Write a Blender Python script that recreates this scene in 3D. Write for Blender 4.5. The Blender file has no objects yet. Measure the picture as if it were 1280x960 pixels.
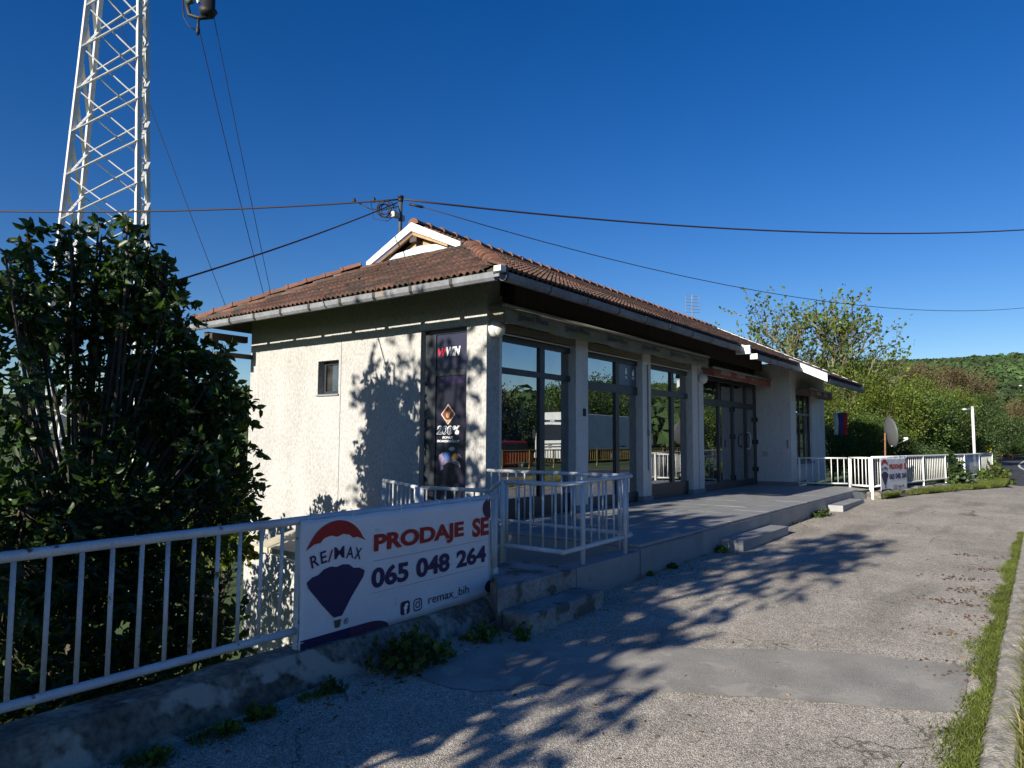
import bpy, math, random
import numpy as np
from mathutils import Vector, Matrix
random.seed(7); RNG = np.random.default_rng(7)
R = math.radians
SC = bpy.context.scene
COL = SC.collection

# ------------------------------------------------------------------ camera
EYE = 1.2
_p, _r, _y = R(4.481), R(0.3373), R(36.954)
def _w2c(r, fw, u):
    z = fw*math.cos(_p)+u*math.sin(_p); up = -fw*math.sin(_p)+u*math.cos(_p)
    x, y = r, -up
    return (x*math.cos(_r)-y*math.sin(_r), x*math.sin(_r)+y*math.cos(_r), z)
_c = [_w2c(math.sin(_y), math.cos(_y), 0), _w2c(-math.cos(_y), math.sin(_y), 0), _w2c(0, 0, 1)]
_right = Vector([c[0] for c in _c]); _down = Vector([c[1] for c in _c]); _fwd = Vector([c[2] for c in _c])
cam_d = bpy.data.cameras.new('camera'); cam = bpy.data.objects.new('camera', cam_d); COL.objects.link(cam)
m = Matrix((( _right.x, -_down.x, -_fwd.x, 0), (_right.y, -_down.y, -_fwd.y, 0), (_right.z, -_down.z, -_fwd.z, EYE), (0, 0, 0, 1)))
cam.matrix_world = m
cam_d.sensor_width = 36; cam_d.lens = 880.226/1280*36; cam_d.clip_end = 3000; cam_d.clip_start = .05
SC.camera = cam

# ------------------------------------------------------------------ sky and sun
SUN = Vector((-1, .078, .35)).normalized()
w = bpy.data.worlds.new('World'); SC.world = w; w.use_nodes = True
nt = w.node_tree; nt.nodes.clear()
sky = nt.nodes.new('ShaderNodeTexSky'); sky.sky_type = 'NISHITA'; sky.sun_disc = False
sky.sun_elevation = math.asin(SUN.z); sky.sun_rotation = math.atan2(SUN.x, SUN.y)
sky.altitude = 400; sky.air_density = 1.0; sky.dust_density = .25; sky.ozone_density = 3.0
bg = nt.nodes.new('ShaderNodeBackground'); bg.inputs[1].default_value = .064
wo = nt.nodes.new('ShaderNodeOutputWorld')
hs = nt.nodes.new('ShaderNodeHueSaturation'); hs.inputs['Saturation'].default_value = 1.36; hs.inputs['Hue'].default_value = .5165
nt.links.new(sky.outputs[0], hs.inputs['Color']); nt.links.new(hs.outputs[0], bg.inputs[0]); nt.links.new(bg.outputs[0], wo.inputs[0])
sd = bpy.data.lights.new('sun', 'SUN'); sd.energy = 5.0; sd.angle = R(.5); sd.color = (1, .925, .80)
so = bpy.data.objects.new('sun', sd); COL.objects.link(so)
so.rotation_euler = SUN.to_track_quat('Z', 'Y').to_euler(); so.location = (-40, 3, 25)
SC.view_settings.view_transform = 'Standard'; SC.view_settings.look = 'None'
SC.view_settings.exposure = 0.85; SC.view_settings.gamma = 1
SC.cycles.max_bounces = 8; SC.cycles.transparent_max_bounces = 12; SC.cycles.caustics_reflective = False

# ------------------------------------------------------------------ materials
MATS = {}
def M(name, base, rough=.8, var=.18, scale=3., fine=0., fscale=60., bump=0., bscale=80., metal=0., stretch=(1, 1, 1),
      stain=None, stain_at=.62, stain_scale=2.5, island=0., trans=0., spec=.4, world=True):
    if name in MATS: return MATS[name]
    mt = bpy.data.materials.new(name); mt.use_nodes = True; n = mt.node_tree.nodes; l = mt.node_tree.links
    b = n['Principled BSDF']; b.inputs['Roughness'].default_value = rough; b.inputs['Metallic'].default_value = metal
    b.inputs['Specular IOR Level'].default_value = spec
    if world:
        g = n.new('ShaderNodeNewGeometry'); co = g.outputs['Position']
    else:
        g = n.new('ShaderNodeTexCoord'); co = g.outputs['Object']
    mp = n.new('ShaderNodeMapping'); mp.inputs['Scale'].default_value = stretch; l.new(co, mp.inputs[0]); co = mp.outputs[0]
    def noise(s, d=4):
        t = n.new('ShaderNodeTexNoise'); t.inputs['Scale'].default_value = s; t.inputs['Detail'].default_value = d
        l.new(co, t.inputs['Vector']); return t.outputs['Fac']
    def rng(v, a, bb, c, d):
        t = n.new('ShaderNodeMapRange'); l.new(v, t.inputs[0])
        for i, q in enumerate((a, bb, c, d)): t.inputs[i+1].default_value = q
        return t.outputs[0]
    def mul(colr, v):
        t = n.new('ShaderNodeVectorMath'); t.operation = 'SCALE'; l.new(colr, t.inputs[0]); l.new(v, t.inputs['Scale']); return t.outputs[0]
    rgb = n.new('ShaderNodeRGB'); rgb.outputs[0].default_value = (*base, 1); c = rgb.outputs[0]
    if var: c = mul(c, rng(noise(scale, 6), .3, .7, 1-var, 1+var))
    if fine: c = mul(c, rng(noise(fscale, 3), .3, .7, 1-fine, 1+fine))
    if island:
        gi = n.new('ShaderNodeNewGeometry'); c = mul(c, rng(gi.outputs['Random Per Island'], 0, 1, 1-island, 1+island))
    if stain:
        mx = n.new('ShaderNodeMix'); mx.data_type = 'RGBA'; l.new(rng(noise(stain_scale, 8), stain_at, stain_at+.06, 0, 1), mx.inputs[0])
        l.new(c, mx.inputs[6]); mx.inputs[7].default_value = (*stain, 1); c = mx.outputs[2]
    l.new(c, b.inputs['Base Color'])
    if bump:
        bp = n.new('ShaderNodeBump'); bp.inputs['Strength'].default_value = bump; bp.inputs['Distance'].default_value = .01
        l.new(noise(bscale, 4), bp.inputs['Height']); l.new(bp.outputs[0], b.inputs['Normal'])
    if trans:
        tr = n.new('ShaderNodeBsdfTranslucent'); tc = n.new('ShaderNodeVectorMath'); tc.operation = 'MULTIPLY'
        l.new(c, tc.inputs[0]); tc.inputs[1].default_value = (2.2, 2.0, .6); l.new(tc.outputs[0], tr.inputs[0])
        ms = n.new('ShaderNodeMixShader'); ms.inputs[0].default_value = trans
        l.new(b.outputs[0], ms.inputs[1]); l.new(tr.outputs[0], ms.inputs[2]); l.new(ms.outputs[0], n['Material Output'].inputs[0])
    MATS[name] = mt
    return mt

def asphalt(name, stone, gap, scale, bump):
    mt = bpy.data.materials.new(name); mt.use_nodes = True; n = mt.node_tree.nodes; l = mt.node_tree.links
    b = n['Principled BSDF']; b.inputs['Roughness'].default_value = .85; b.inputs['Specular IOR Level'].default_value = .3
    g = n.new('ShaderNodeNewGeometry'); co = g.outputs['Position']
    v = n.new('ShaderNodeTexVoronoi'); v.inputs['Scale'].default_value = scale; l.new(co, v.inputs['Vector'])
    v2 = n.new('ShaderNodeTexVoronoi'); v2.inputs['Scale'].default_value = scale*.41; l.new(co, v2.inputs['Vector'])
    big = n.new('ShaderNodeTexNoise'); big.inputs['Scale'].default_value = 1.1; big.inputs['Detail'].default_value = 8; l.new(co, big.inputs['Vector'])
    wear = n.new('ShaderNodeTexNoise'); wear.inputs['Scale'].default_value = 9; wear.inputs['Detail'].default_value = 8; l.new(co, wear.inputs['Vector'])
    r1 = n.new('ShaderNodeValToRGB'); l.new(v.outputs['Distance'], r1.inputs[0])
    r1.color_ramp.elements[0].position = .25; r1.color_ramp.elements[0].color = (*stone, 1)
    r1.color_ramp.elements[1].position = .62; r1.color_ramp.elements[1].color = (*gap, 1)
    sep = n.new('ShaderNodeSeparateColor'); l.new(v.outputs['Color'], sep.inputs[0])
    mr = n.new('ShaderNodeMapRange'); l.new(sep.outputs[0], mr.inputs[0]); mr.inputs[3].default_value = .55; mr.inputs[4].default_value = 1.5
    sep2 = n.new('ShaderNodeSeparateColor'); l.new(v2.outputs['Color'], sep2.inputs[0])
    mr3 = n.new('ShaderNodeMapRange'); l.new(sep2.outputs[1], mr3.inputs[0]); mr3.inputs[3].default_value = .8; mr3.inputs[4].default_value = 1.2
    mr2 = n.new('ShaderNodeMapRange'); l.new(big.outputs[0], mr2.inputs[0]); mr2.inputs[1].default_value = .3; mr2.inputs[2].default_value = .7; mr2.inputs[3].default_value = .82; mr2.inputs[4].default_value = 1.16
    mr4 = n.new('ShaderNodeMapRange'); l.new(wear.outputs[0], mr4.inputs[0]); mr4.inputs[1].default_value = .3; mr4.inputs[2].default_value = .7; mr4.inputs[3].default_value = .88; mr4.inputs[4].default_value = 1.1
    c = r1.outputs[0]
    for q in (mr, mr2, mr3, mr4):
        s = n.new('ShaderNodeVectorMath'); s.operation = 'SCALE'; l.new(c, s.inputs[0]); l.new(q.outputs[0], s.inputs['Scale']); c = s.outputs[0]
    nd = n.new('ShaderNodeTexNoise'); nd.inputs['Scale'].default_value = 1.5; nd.inputs['Detail'].default_value = 5; l.new(co, nd.inputs['Vector'])
    dm_ = n.new('ShaderNodeVectorMath'); dm_.operation = 'MULTIPLY_ADD'; l.new(nd.outputs['Color'], dm_.inputs[0]); dm_.inputs[1].default_value = (1.1, 1.1, 0); l.new(co, dm_.inputs[2])
    ve = n.new('ShaderNodeTexVoronoi'); ve.feature = 'DISTANCE_TO_EDGE'; ve.inputs['Scale'].default_value = .38; l.new(dm_.outputs[0], ve.inputs['Vector'])
    cr_ = n.new('ShaderNodeMapRange'); l.new(ve.outputs['Distance'], cr_.inputs[0]); cr_.inputs[1].default_value = .001; cr_.inputs[2].default_value = .004; cr_.inputs[3].default_value = .45; cr_.inputs[4].default_value = 1
    st_ = n.new('ShaderNodeTexNoise'); st_.inputs['Scale'].default_value = .55; st_.inputs['Detail'].default_value = 7; mpp = n.new('ShaderNodeMapping'); mpp.inputs['Scale'].default_value = (.5, 2.2, 1); l.new(co, mpp.inputs[0]); l.new(mpp.outputs[0], st_.inputs['Vector'])
    sr_ = n.new('ShaderNodeMapRange'); l.new(st_.outputs[0], sr_.inputs[0]); sr_.inputs[1].default_value = .56; sr_.inputs[2].default_value = .66; sr_.inputs[3].default_value = 1; sr_.inputs[4].default_value = .74
    for q in (cr_, sr_):
        s = n.new('ShaderNodeVectorMath'); s.operation = 'SCALE'; l.new(c, s.inputs[0]); l.new(q.outputs[0], s.inputs['Scale']); c = s.outputs[0]
    l.new(c, b.inputs['Base Color'])
    bp = n.new('ShaderNodeBump'); bp.inputs['Strength'].default_value = bump; bp.inputs['Distance'].default_value = .008; bp.invert = True
    l.new(v.outputs['Distance'], bp.inputs['Height']); l.new(bp.outputs[0], b.inputs['Normal'])
    return mt

def glass(name, refl, tint):
    mt = bpy.data.materials.new(name); mt.use_nodes = True; n = mt.node_tree.nodes; l = mt.node_tree.links; n.remove(n['Principled BSDF'])
    t = n.new('ShaderNodeBsdfTransparent'); t.inputs[0].default_value = (*tint, 1)
    gl = n.new('ShaderNodeBsdfGlossy'); gl.inputs['Roughness'].default_value = .0; gl.inputs[0].default_value = (.93, .97, 1, 1)
    fr = n.new('ShaderNodeFresnel'); fr.inputs[0].default_value = 1.5
    mr = n.new('ShaderNodeMapRange'); l.new(fr.outputs[0], mr.inputs[0]); mr.inputs[3].default_value = refl; mr.inputs[4].default_value = 1
    nz = n.new('ShaderNodeTexNoise'); nz.inputs['Scale'].default_value = 1.6; nz.inputs['Detail'].default_value = 1
    gg = n.new('ShaderNodeNewGeometry'); l.new(gg.outputs['Position'], nz.inputs['Vector'])
    bp = n.new('ShaderNodeBump'); bp.inputs['Strength'].default_value = .02; bp.inputs['Distance'].default_value = .02; l.new(nz.outputs[0], bp.inputs['Height'])
    l.new(bp.outputs[0], gl.inputs['Normal'])
    ms = n.new('ShaderNodeMixShader'); l.new(mr.outputs[0], ms.inputs[0]); l.new(t.outputs[0], ms.inputs[1]); l.new(gl.outputs[0], ms.inputs[2])
    df = n.new('ShaderNodeBsdfDiffuse'); df.inputs[0].default_value = (.35, .34, .32, 1)
    du = n.new('ShaderNodeTexNoise'); du.inputs['Scale'].default_value = 3; du.inputs['Detail'].default_value = 8; l.new(gg.outputs['Position'], du.inputs['Vector'])
    dr_ = n.new('ShaderNodeMapRange'); l.new(du.outputs[0], dr_.inputs[0]); dr_.inputs[1].default_value = .42; dr_.inputs[2].default_value = .75; dr_.inputs[3].default_value = .015; dr_.inputs[4].default_value = .14
    m2 = n.new('ShaderNodeMixShader'); l.new(dr_.outputs[0], m2.inputs[0]); l.new(ms.outputs[0], m2.inputs[1]); l.new(df.outputs[0], m2.inputs[2])
    l.new(m2.outputs[0], n['Material Output'].inputs[0])
    return mt

STUCCO = M('stucco', (.37, .366, .352), .92, .10, 1.6, .22, 40, 1.0, 38, stretch=(1, 1, .45), stain=(.31, .305, .285), stain_at=.64, stain_scale=2.2)
PLASTER = M('pillar_plaster', (.56, .56, .54), .9, .08, 2, .1, 30, .5, 60, stretch=(1, 1, .3), stain=(.36, .35, .33), stain_at=.66)
SKIRT = M('grey_skirting', (.20, .21, .22), .8, .12, 4)
CONC = M('weathered_concrete', (.15, .138, .112), .95, .55, 3.4, .5, 22, 1., 28, stain=(.33, .31, .26), stain_at=.54, stain_scale=3.6)
CONC2 = M('step_concrete', (.23, .23, .22), .9, .35, 3.5, .25, 40, .8, 40, stain=(.10, .095, .085), stain_at=.54, stain_scale=4)
GREYP = M('grey_painted_concrete', (.22, .24, .255), .7, .1, 2.5, .06, 40, .15, 60, stain=(.15, .155, .15), stain_at=.66)
TILE = M('terrace_tile', (.27, .275, .275), .55, .12, 2.5, .1, 45, .1, 60, stain=(.2, .195, .18), stain_at=.64, island=.06)
FRAME = M('dark_aluminium', (.035, .04, .048), .4, .1, 3, metal=.2)
RAILP = M('chipped_rail_paint', (.50, .535, .57), .5, .12, 6, .08, 60, .25, 70, stain=(.13, .075, .05), stain_at=.665, stain_scale=13)  # whitish paint with the bluish cast of shade put into its colour
RAILW = M('white_rail_paint', (.72, .72, .70), .5, .08, 6, .05, 60, .15, 60, stain=(.3, .22, .16), stain_at=.73, stain_scale=9)
METALW = M('white_sheet_metal', (.62, .63, .62), .4, .08, 4, stain=(.35, .2, .13), stain_at=.70, stain_scale=6)
GUTTER = M('grey_gutter_metal', (.17, .18, .195), .75, .25, 3, .15, 20, metal=.0, stain=(.2, .17, .14), stain_at=.64)
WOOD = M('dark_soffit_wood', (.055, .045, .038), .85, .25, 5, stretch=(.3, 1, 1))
WOODL = M('bare_timber', (.38, .24, .13), .8, .25, 8, stretch=(1, 1, .4))
FIBRE = M('fibre_board', (.50, .53, .54), .8, .12, 8, .1, 60, .2, 60)
CLAY = M('clay_tile', (.108, .058, .044), .9, .35, 1.6, .3, 26, .5, 60, stain=(.06, .045, .035), stain_at=.51, stain_scale=3.3, island=.35)
CLAYR = M('clay_ridge_tile', (.15, .072, .05), .88, .25, 2.2, .2, 30, .4, 60, stain=(.14, .09, .06), stain_at=.6, stain_scale=5, island=.2)
AWN = M('weathered_awning_canvas', (.175, .165, .13), .9, .2, 2.2, .1, 20, .2, 30, stretch=(1, 1, 2), stain=(.17, .175, .07), stain_at=.58, stain_scale=2.4)
AWNR = M('faded_red_awning_canvas', (.25, .09, .07), .9, .2, 3, .1, 20)
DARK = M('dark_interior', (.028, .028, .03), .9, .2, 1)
INTF = M('interior_floor', (.05, .045, .04), .5, .2, 1)
BLACK = M('black_rubber', (.01, .01, .012), .6, .1, 5)
WIREM = M('cable_sheath', (.03, .02, .025), .6, 0, 5)
TOWERM = M('white_tower_paint', (.55, .55, .53), .5, .1, 5, stain=(.26, .15, .09), stain_at=.70, stain_scale=3)
BARK = M('bark', (.075, .06, .045), .95, .3, 6, .3, 50, .6, 40)
BARKL = M('pale_bark', (.17, .15, .12), .95, .3, 6, .3, 50, .5, 40)
LEAFD = M('dark_leaf', (.034, .070, .016), .42, .3, 1.2, island=.4, trans=.32, spec=.5)
LEAFM = M('spring_leaf', (.066, .108, .022), .5, .5, .7, island=.5, trans=.38)  # this and the next two: noise paints darker, shaded gaps between clumps
LEAFY = M('yellow_green_leaf', (.105, .145, .024), .5, .45, .9, island=.45, trans=.4)
LEAFG = M('olive_leaf', (.045, .08, .022), .5, .55, .7, island=.5, trans=.35)
LEAFB = M('brown_bud_leaf', (.10, .078, .038), .7, .3, .5, island=.35, trans=.25)
WOODS = M('far_woodland', (.045, .082, .024), .8, .5, .03, island=.4, trans=.2)
WOODS2 = M('far_brown_woodland', (.10, .085, .035), .8, .4, .05, island=.35, trans=.2)
GRASSM = M('grass_blades', (.115, .145, .028), .6, .35, 1.5, island=.4, trans=.35)
GRASSD = M('dry_grass', (.28, .24, .10), .8, .3, 3, island=.3, trans=.3)
SOIL = M('soil', (.06, .055, .03), .95, .4, .7, .3, 12, .6, 20)
FIELD = M('grassy_terrain', (.055, .085, .022), .95, .45, .15, .3, 3, .8, 2)
PAVE = asphalt('aggregate_asphalt', (.60, .555, .47), (.27, .24, .20), 150, .8)
ROADM = asphalt('road_asphalt', (.085, .088, .095), (.05, .05, .055), 90, .4)
PATCH = M('smooth_asphalt_patch', (.285, .27, .24), .9, .22, 2.4, .28, 130, .6, 150, stain=(.36, .335, .29), stain_at=.57, stain_scale=4)
KERBM = M('kerb_concrete', (.36, .335, .29), .95, .3, 7, .35, 60, 1., 60, stain=(.22, .2, .16), stain_at=.62, stain_scale=6)
LINE = M('road_line_paint', (.65, .65, .62), .7, .2, 5)
GLASS = glass('window_glass', .36, (.30, .33, .35))
GLASSD = glass('dark_window_glass', .16, (.2, .22, .24))
def flat(name, c, rough=.55, var=.04): return M(name, c, rough, var, 8)
BAN = M('banner_vinyl', (.66, .68, .72), .42, .05, 3, .03, 40, .5, 5, stain=(.5, .5, .5), stain_at=.68, stain_scale=5); RED = flat('print_red', (.33, .012, .012)); NAVY = flat('print_navy', (.02, .014, .075))
PURP = flat('print_purple', (.055, .02, .06)); WHITE = flat('print_white', (.9, .9, .9)); DBLUE = flat('print_dark_blue', (.012, .009, .06))

# ------------------------------------------------------------------ mesh helpers
RT = Vector((.601, -.799, 0)); FW = Vector((.799, .601, 0))
def _at(px, py, D):
    d = _right*((px-640)/880.226)+_down*((py-480)/880.226)+_fwd
    return Vector((0, 0, EYE))+d*(D/(d.x*FW.x+d.y*FW.y))
class MB:
    def __init__(s): s.v = []; s.f = []
    def add(s, vs, fs):
        o = len(s.v); s.v += [tuple(a) for a in vs]; s.f += [tuple(i+o for i in f) for f in fs]; return s
    def box(s, a, b):
        x0, y0, z0 = a; x1, y1, z1 = b
        return s.add([(x0,y0,z0),(x1,y0,z0),(x1,y1,z0),(x0,y1,z0),(x0,y0,z1),(x1,y0,z1),(x1,y1,z1),(x0,y1,z1)],
                     [(0,3,2,1),(4,5,6,7),(0,1,5,4),(1,2,6,5),(2,3,7,6),(3,0,4,7)])
    def tube(s, pts, r, n=8, caps=True):
        pts = [Vector(p) for p in pts]; rs = r if hasattr(r, '__len__') else [r]*len(pts)
        o = len(s.v); up = None
        for i, p in enumerate(pts):
            t = (pts[min(i+1, len(pts)-1)]-pts[max(i-1, 0)]).normalized()
            if up is None:
                up = Vector((0, 0, 1)) if abs(t.z) < .9 else Vector((1, 0, 0))
            a = t.cross(up).normalized(); b = a.cross(t).normalized(); up = b
            for k in range(n):
                q = 2*math.pi*k/n; s.v.append(tuple(p+(a*math.cos(q)+b*math.sin(q))*rs[i]))
        for i in range(len(pts)-1):
            for k in range(n):
                k2 = (k+1) % n; s.f.append((o+i*n+k, o+i*n+k2, o+(i+1)*n+k2, o+(i+1)*n+k))
        if caps:
            s.f.append(tuple(o+k for k in range(n))[::-1]); s.f.append(tuple(o+(len(pts)-1)*n+k for k in range(n)))
        return s
    def beam(s, a, b, w, h, up=(0, 0, 1)):
        a = Vector(a); b = Vector(b); t = (b-a).normalized(); u = Vector(up)
        if abs(t.dot(u)) > .98: u = Vector((1, 0, 0))
        x = t.cross(u).normalized()*w/2; y = x.cross(t).normalized()*h/2
        return s.add([a-x-y, a+x-y, a+x+y, a-x+y, b-x-y, b+x-y, b+x+y, b-x+y],
                     [(0,3,2,1),(4,5,6,7),(0,1,5,4),(1,2,6,5),(2,3,7,6),(3,0,4,7)])
    def prism(s, poly, d):   # poly: 3D points, d: extrusion vector
        n = len(poly); d = Vector(d); P = [Vector(p) for p in poly]
        return s.add(P+[p+d for p in P], [tuple(range(n))[::-1], tuple(range(n, 2*n))]+[(i, (i+1) % n, (i+1) % n+n, i+n) for i in range(n)])
    def sphere(s, c, r, nu=12, nv=8, sq=(1, 1, 1), jit=0):
        o = len(s.v)
        for i in range(nv+1):
            th = math.pi*i/nv
            for k in range(nu):
                ph = 2*math.pi*k/nu; j = 1+random.uniform(-jit, jit)
                s.v.append((c[0]+r*sq[0]*j*math.sin(th)*math.cos(ph), c[1]+r*sq[1]*j*math.sin(th)*math.sin(ph), c[2]+r*sq[2]*j*math.cos(th)))
        for i in range(nv):
            for k in range(nu): s.f.append((o+i*nu+k, o+(i+1)*nu+k, o+(i+1)*nu+(k+1) % nu, o+i*nu+(k+1) % nu))
        return s
    def mesh(s, name, mat=None, smooth=False):
        me = bpy.data.meshes.new(name); me.from_pydata(s.v, [], s.f)
        if mat: me.materials.append(mat)
        if smooth: me.polygons.foreach_set('use_smooth', [True]*len(me.polygons))
        me.validate(); me.update(); return me
    def ob(s, name, mat, parent=None, smooth=False, bevel=0, **k):
        return link(name, s.mesh(name, mat, smooth), parent, bevel, **k)
def link(name, me, parent=None, bevel=0, label=None, cat=None, group=None, kind=None, loc=None, rot=None, scale=None):
    o = bpy.data.objects.new(name, me); COL.objects.link(o)
    if parent: o.parent = parent
    if loc is not None: o.location = loc
    if rot is not None: o.rotation_euler = rot
    if scale is not None: o.scale = scale
    if bevel:
        bv = o.modifiers.new('bevel', 'BEVEL'); bv.width = bevel; bv.segments = 2; bv.limit_method = 'ANGLE'
    if label: o['label'] = label
    if cat: o['category'] = cat
    if group: o['group'] = group
    if kind: o['kind'] = kind
    return o
def thing(name, label, cat, loc=(0, 0, 0), rotz=0, group=None):
    return link(name, None, loc=loc, rot=(0, 0, rotz), label=label, cat=cat, group=group)
def npmesh(name, V, F, mat, smooth=False):
    V = np.asarray(V, dtype=np.float32); F = np.asarray(F, dtype=np.int32); k = F.shape[1]
    me = bpy.data.meshes.new(name); me.vertices.add(len(V)); me.vertices.foreach_set('co', V.ravel())
    me.loops.add(F.size); me.loops.foreach_set('vertex_index', F.ravel())
    me.polygons.add(len(F)); me.polygons.foreach_set('loop_start', np.arange(0, F.size, k, dtype=np.int32))
    me.update(calc_edges=True); me.materials.append(mat)
    if smooth: me.polygons.foreach_set('use_smooth', np.ones(len(F), dtype=bool))
    return me
def text_mesh(txt, mat, w=None, h=None, bold=0., shear=0., ext=.0015, spacing=1.):
    cu = bpy.data.curves.new('lettering', 'FONT'); cu.body = txt; cu.offset = bold; cu.shear = shear; cu.extrude = ext; cu.space_character = spacing; cu.resolution_u = 4
    o = bpy.data.objects.new('tmp', cu); COL.objects.link(o)
    dg = bpy.context.evaluated_depsgraph_get(); me = bpy.data.meshes.new_from_object(o.evaluated_get(dg))
    bpy.data.objects.remove(o); bpy.data.curves.remove(cu)
    V = np.empty(len(me.vertices)*3, dtype=np.float32); me.vertices.foreach_get('co', V); V = V.reshape(-1, 3)
    mn = V.min(0); mx = V.max(0); V[:, 0] -= mn[0]; V[:, 1] -= mn[1]
    sx = w/(mx[0]-mn[0]) if w else None; sy = h/(mx[1]-mn[1]) if h else None
    sx = sx or sy; sy = sy or sx
    V[:, 0] *= sx; V[:, 1] *= sy
    me.vertices.foreach_set('co', V.ravel()); me.materials.clear(); me.materials.append(mat); me.update(); me.name = 'lettering'
    return me
FR = Matrix(((1, 0, 0), (0, 0, -1), (0, 1, 0))).to_euler()        # text lying in the X-Z plane, readable from -Y
FL = Matrix(((0, 0, -1), (-1, 0, 0), (0, 1, 0))).to_euler()       # readable from -X

def ground_z(x):
    return float(np.interp(x, [-14, 0, 2, 4.8, 7.3, 9.9, 13, 15.3, 18.3, 22, 40], [-.56, -.50, -.475, -.42, -.365, -.355, -.325, -.30, -.225, -.20, -.20]))
def wall_line(x):      # the edge where the pavement ends on the building side
    return float(np.interp(x, [-20, 5.0, 5.1, 18.5, 20.3, 22.8, 24.4, 26.6, 29, 40, 60, 110], [3.9, 3.98, 3.90, 3.75, 3.35, 2.7, 2.2, 1.2, 2.5, 4.5, 6.0, 7.5]))
HILLS = True
def vnoise(x, y):
    return (np.sin(x*.013+1.3)*np.cos(y*.017+.4)+.5*np.sin(x*.031+y*.023)+.25*np.sin(x*.071-y*.063+2))/1.75
def terrain(x, y):
    x = np.asarray(x, float); y = np.asarray(y, float)
    wl = np.interp(x, [-20, 18.5, 20.3, 22.8, 26.6, 40, 110], [4.35, 4.1, 3.4, 2.7, 2.6, 5.5, 8.5])
    d = y-wl
    depth = np.interp(x, [-30, 18, 26, 40], [3.1, 3.1, 1.6, .6])
    side = np.clip(d/np.interp(x, [0, 18, 30], [.45, .5, 6]), 0, 1); side = side*side*(3-2*side)
    gz = np.interp(x, [-14, 0, 2, 4.8, 7.3, 13, 18.3, 22], [-.68, -.62, -.60, -.56, -.52, -.47, -.40, -.36])
    h = gz-side*depth-np.clip(d, 0, 60)*.02
    r = np.hypot(x, y); a = np.degrees(np.arctan2(y, x))
    amp = np.interp(a, [-180, -90, -45, -30, -12, -2, 4, 10, 30, 60, 110, 180], [.03, .03, .045, .055, .078, .084, .086, .088, .055, .058, .05, .03])
    s = np.clip((r-120)/260, 0, 1); s = s*s*(3-2*s)
    return h+s*amp*np.minimum(r, 420)*(1+.08*vnoise(x*1.7, y*1.7))-.0*r

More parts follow.
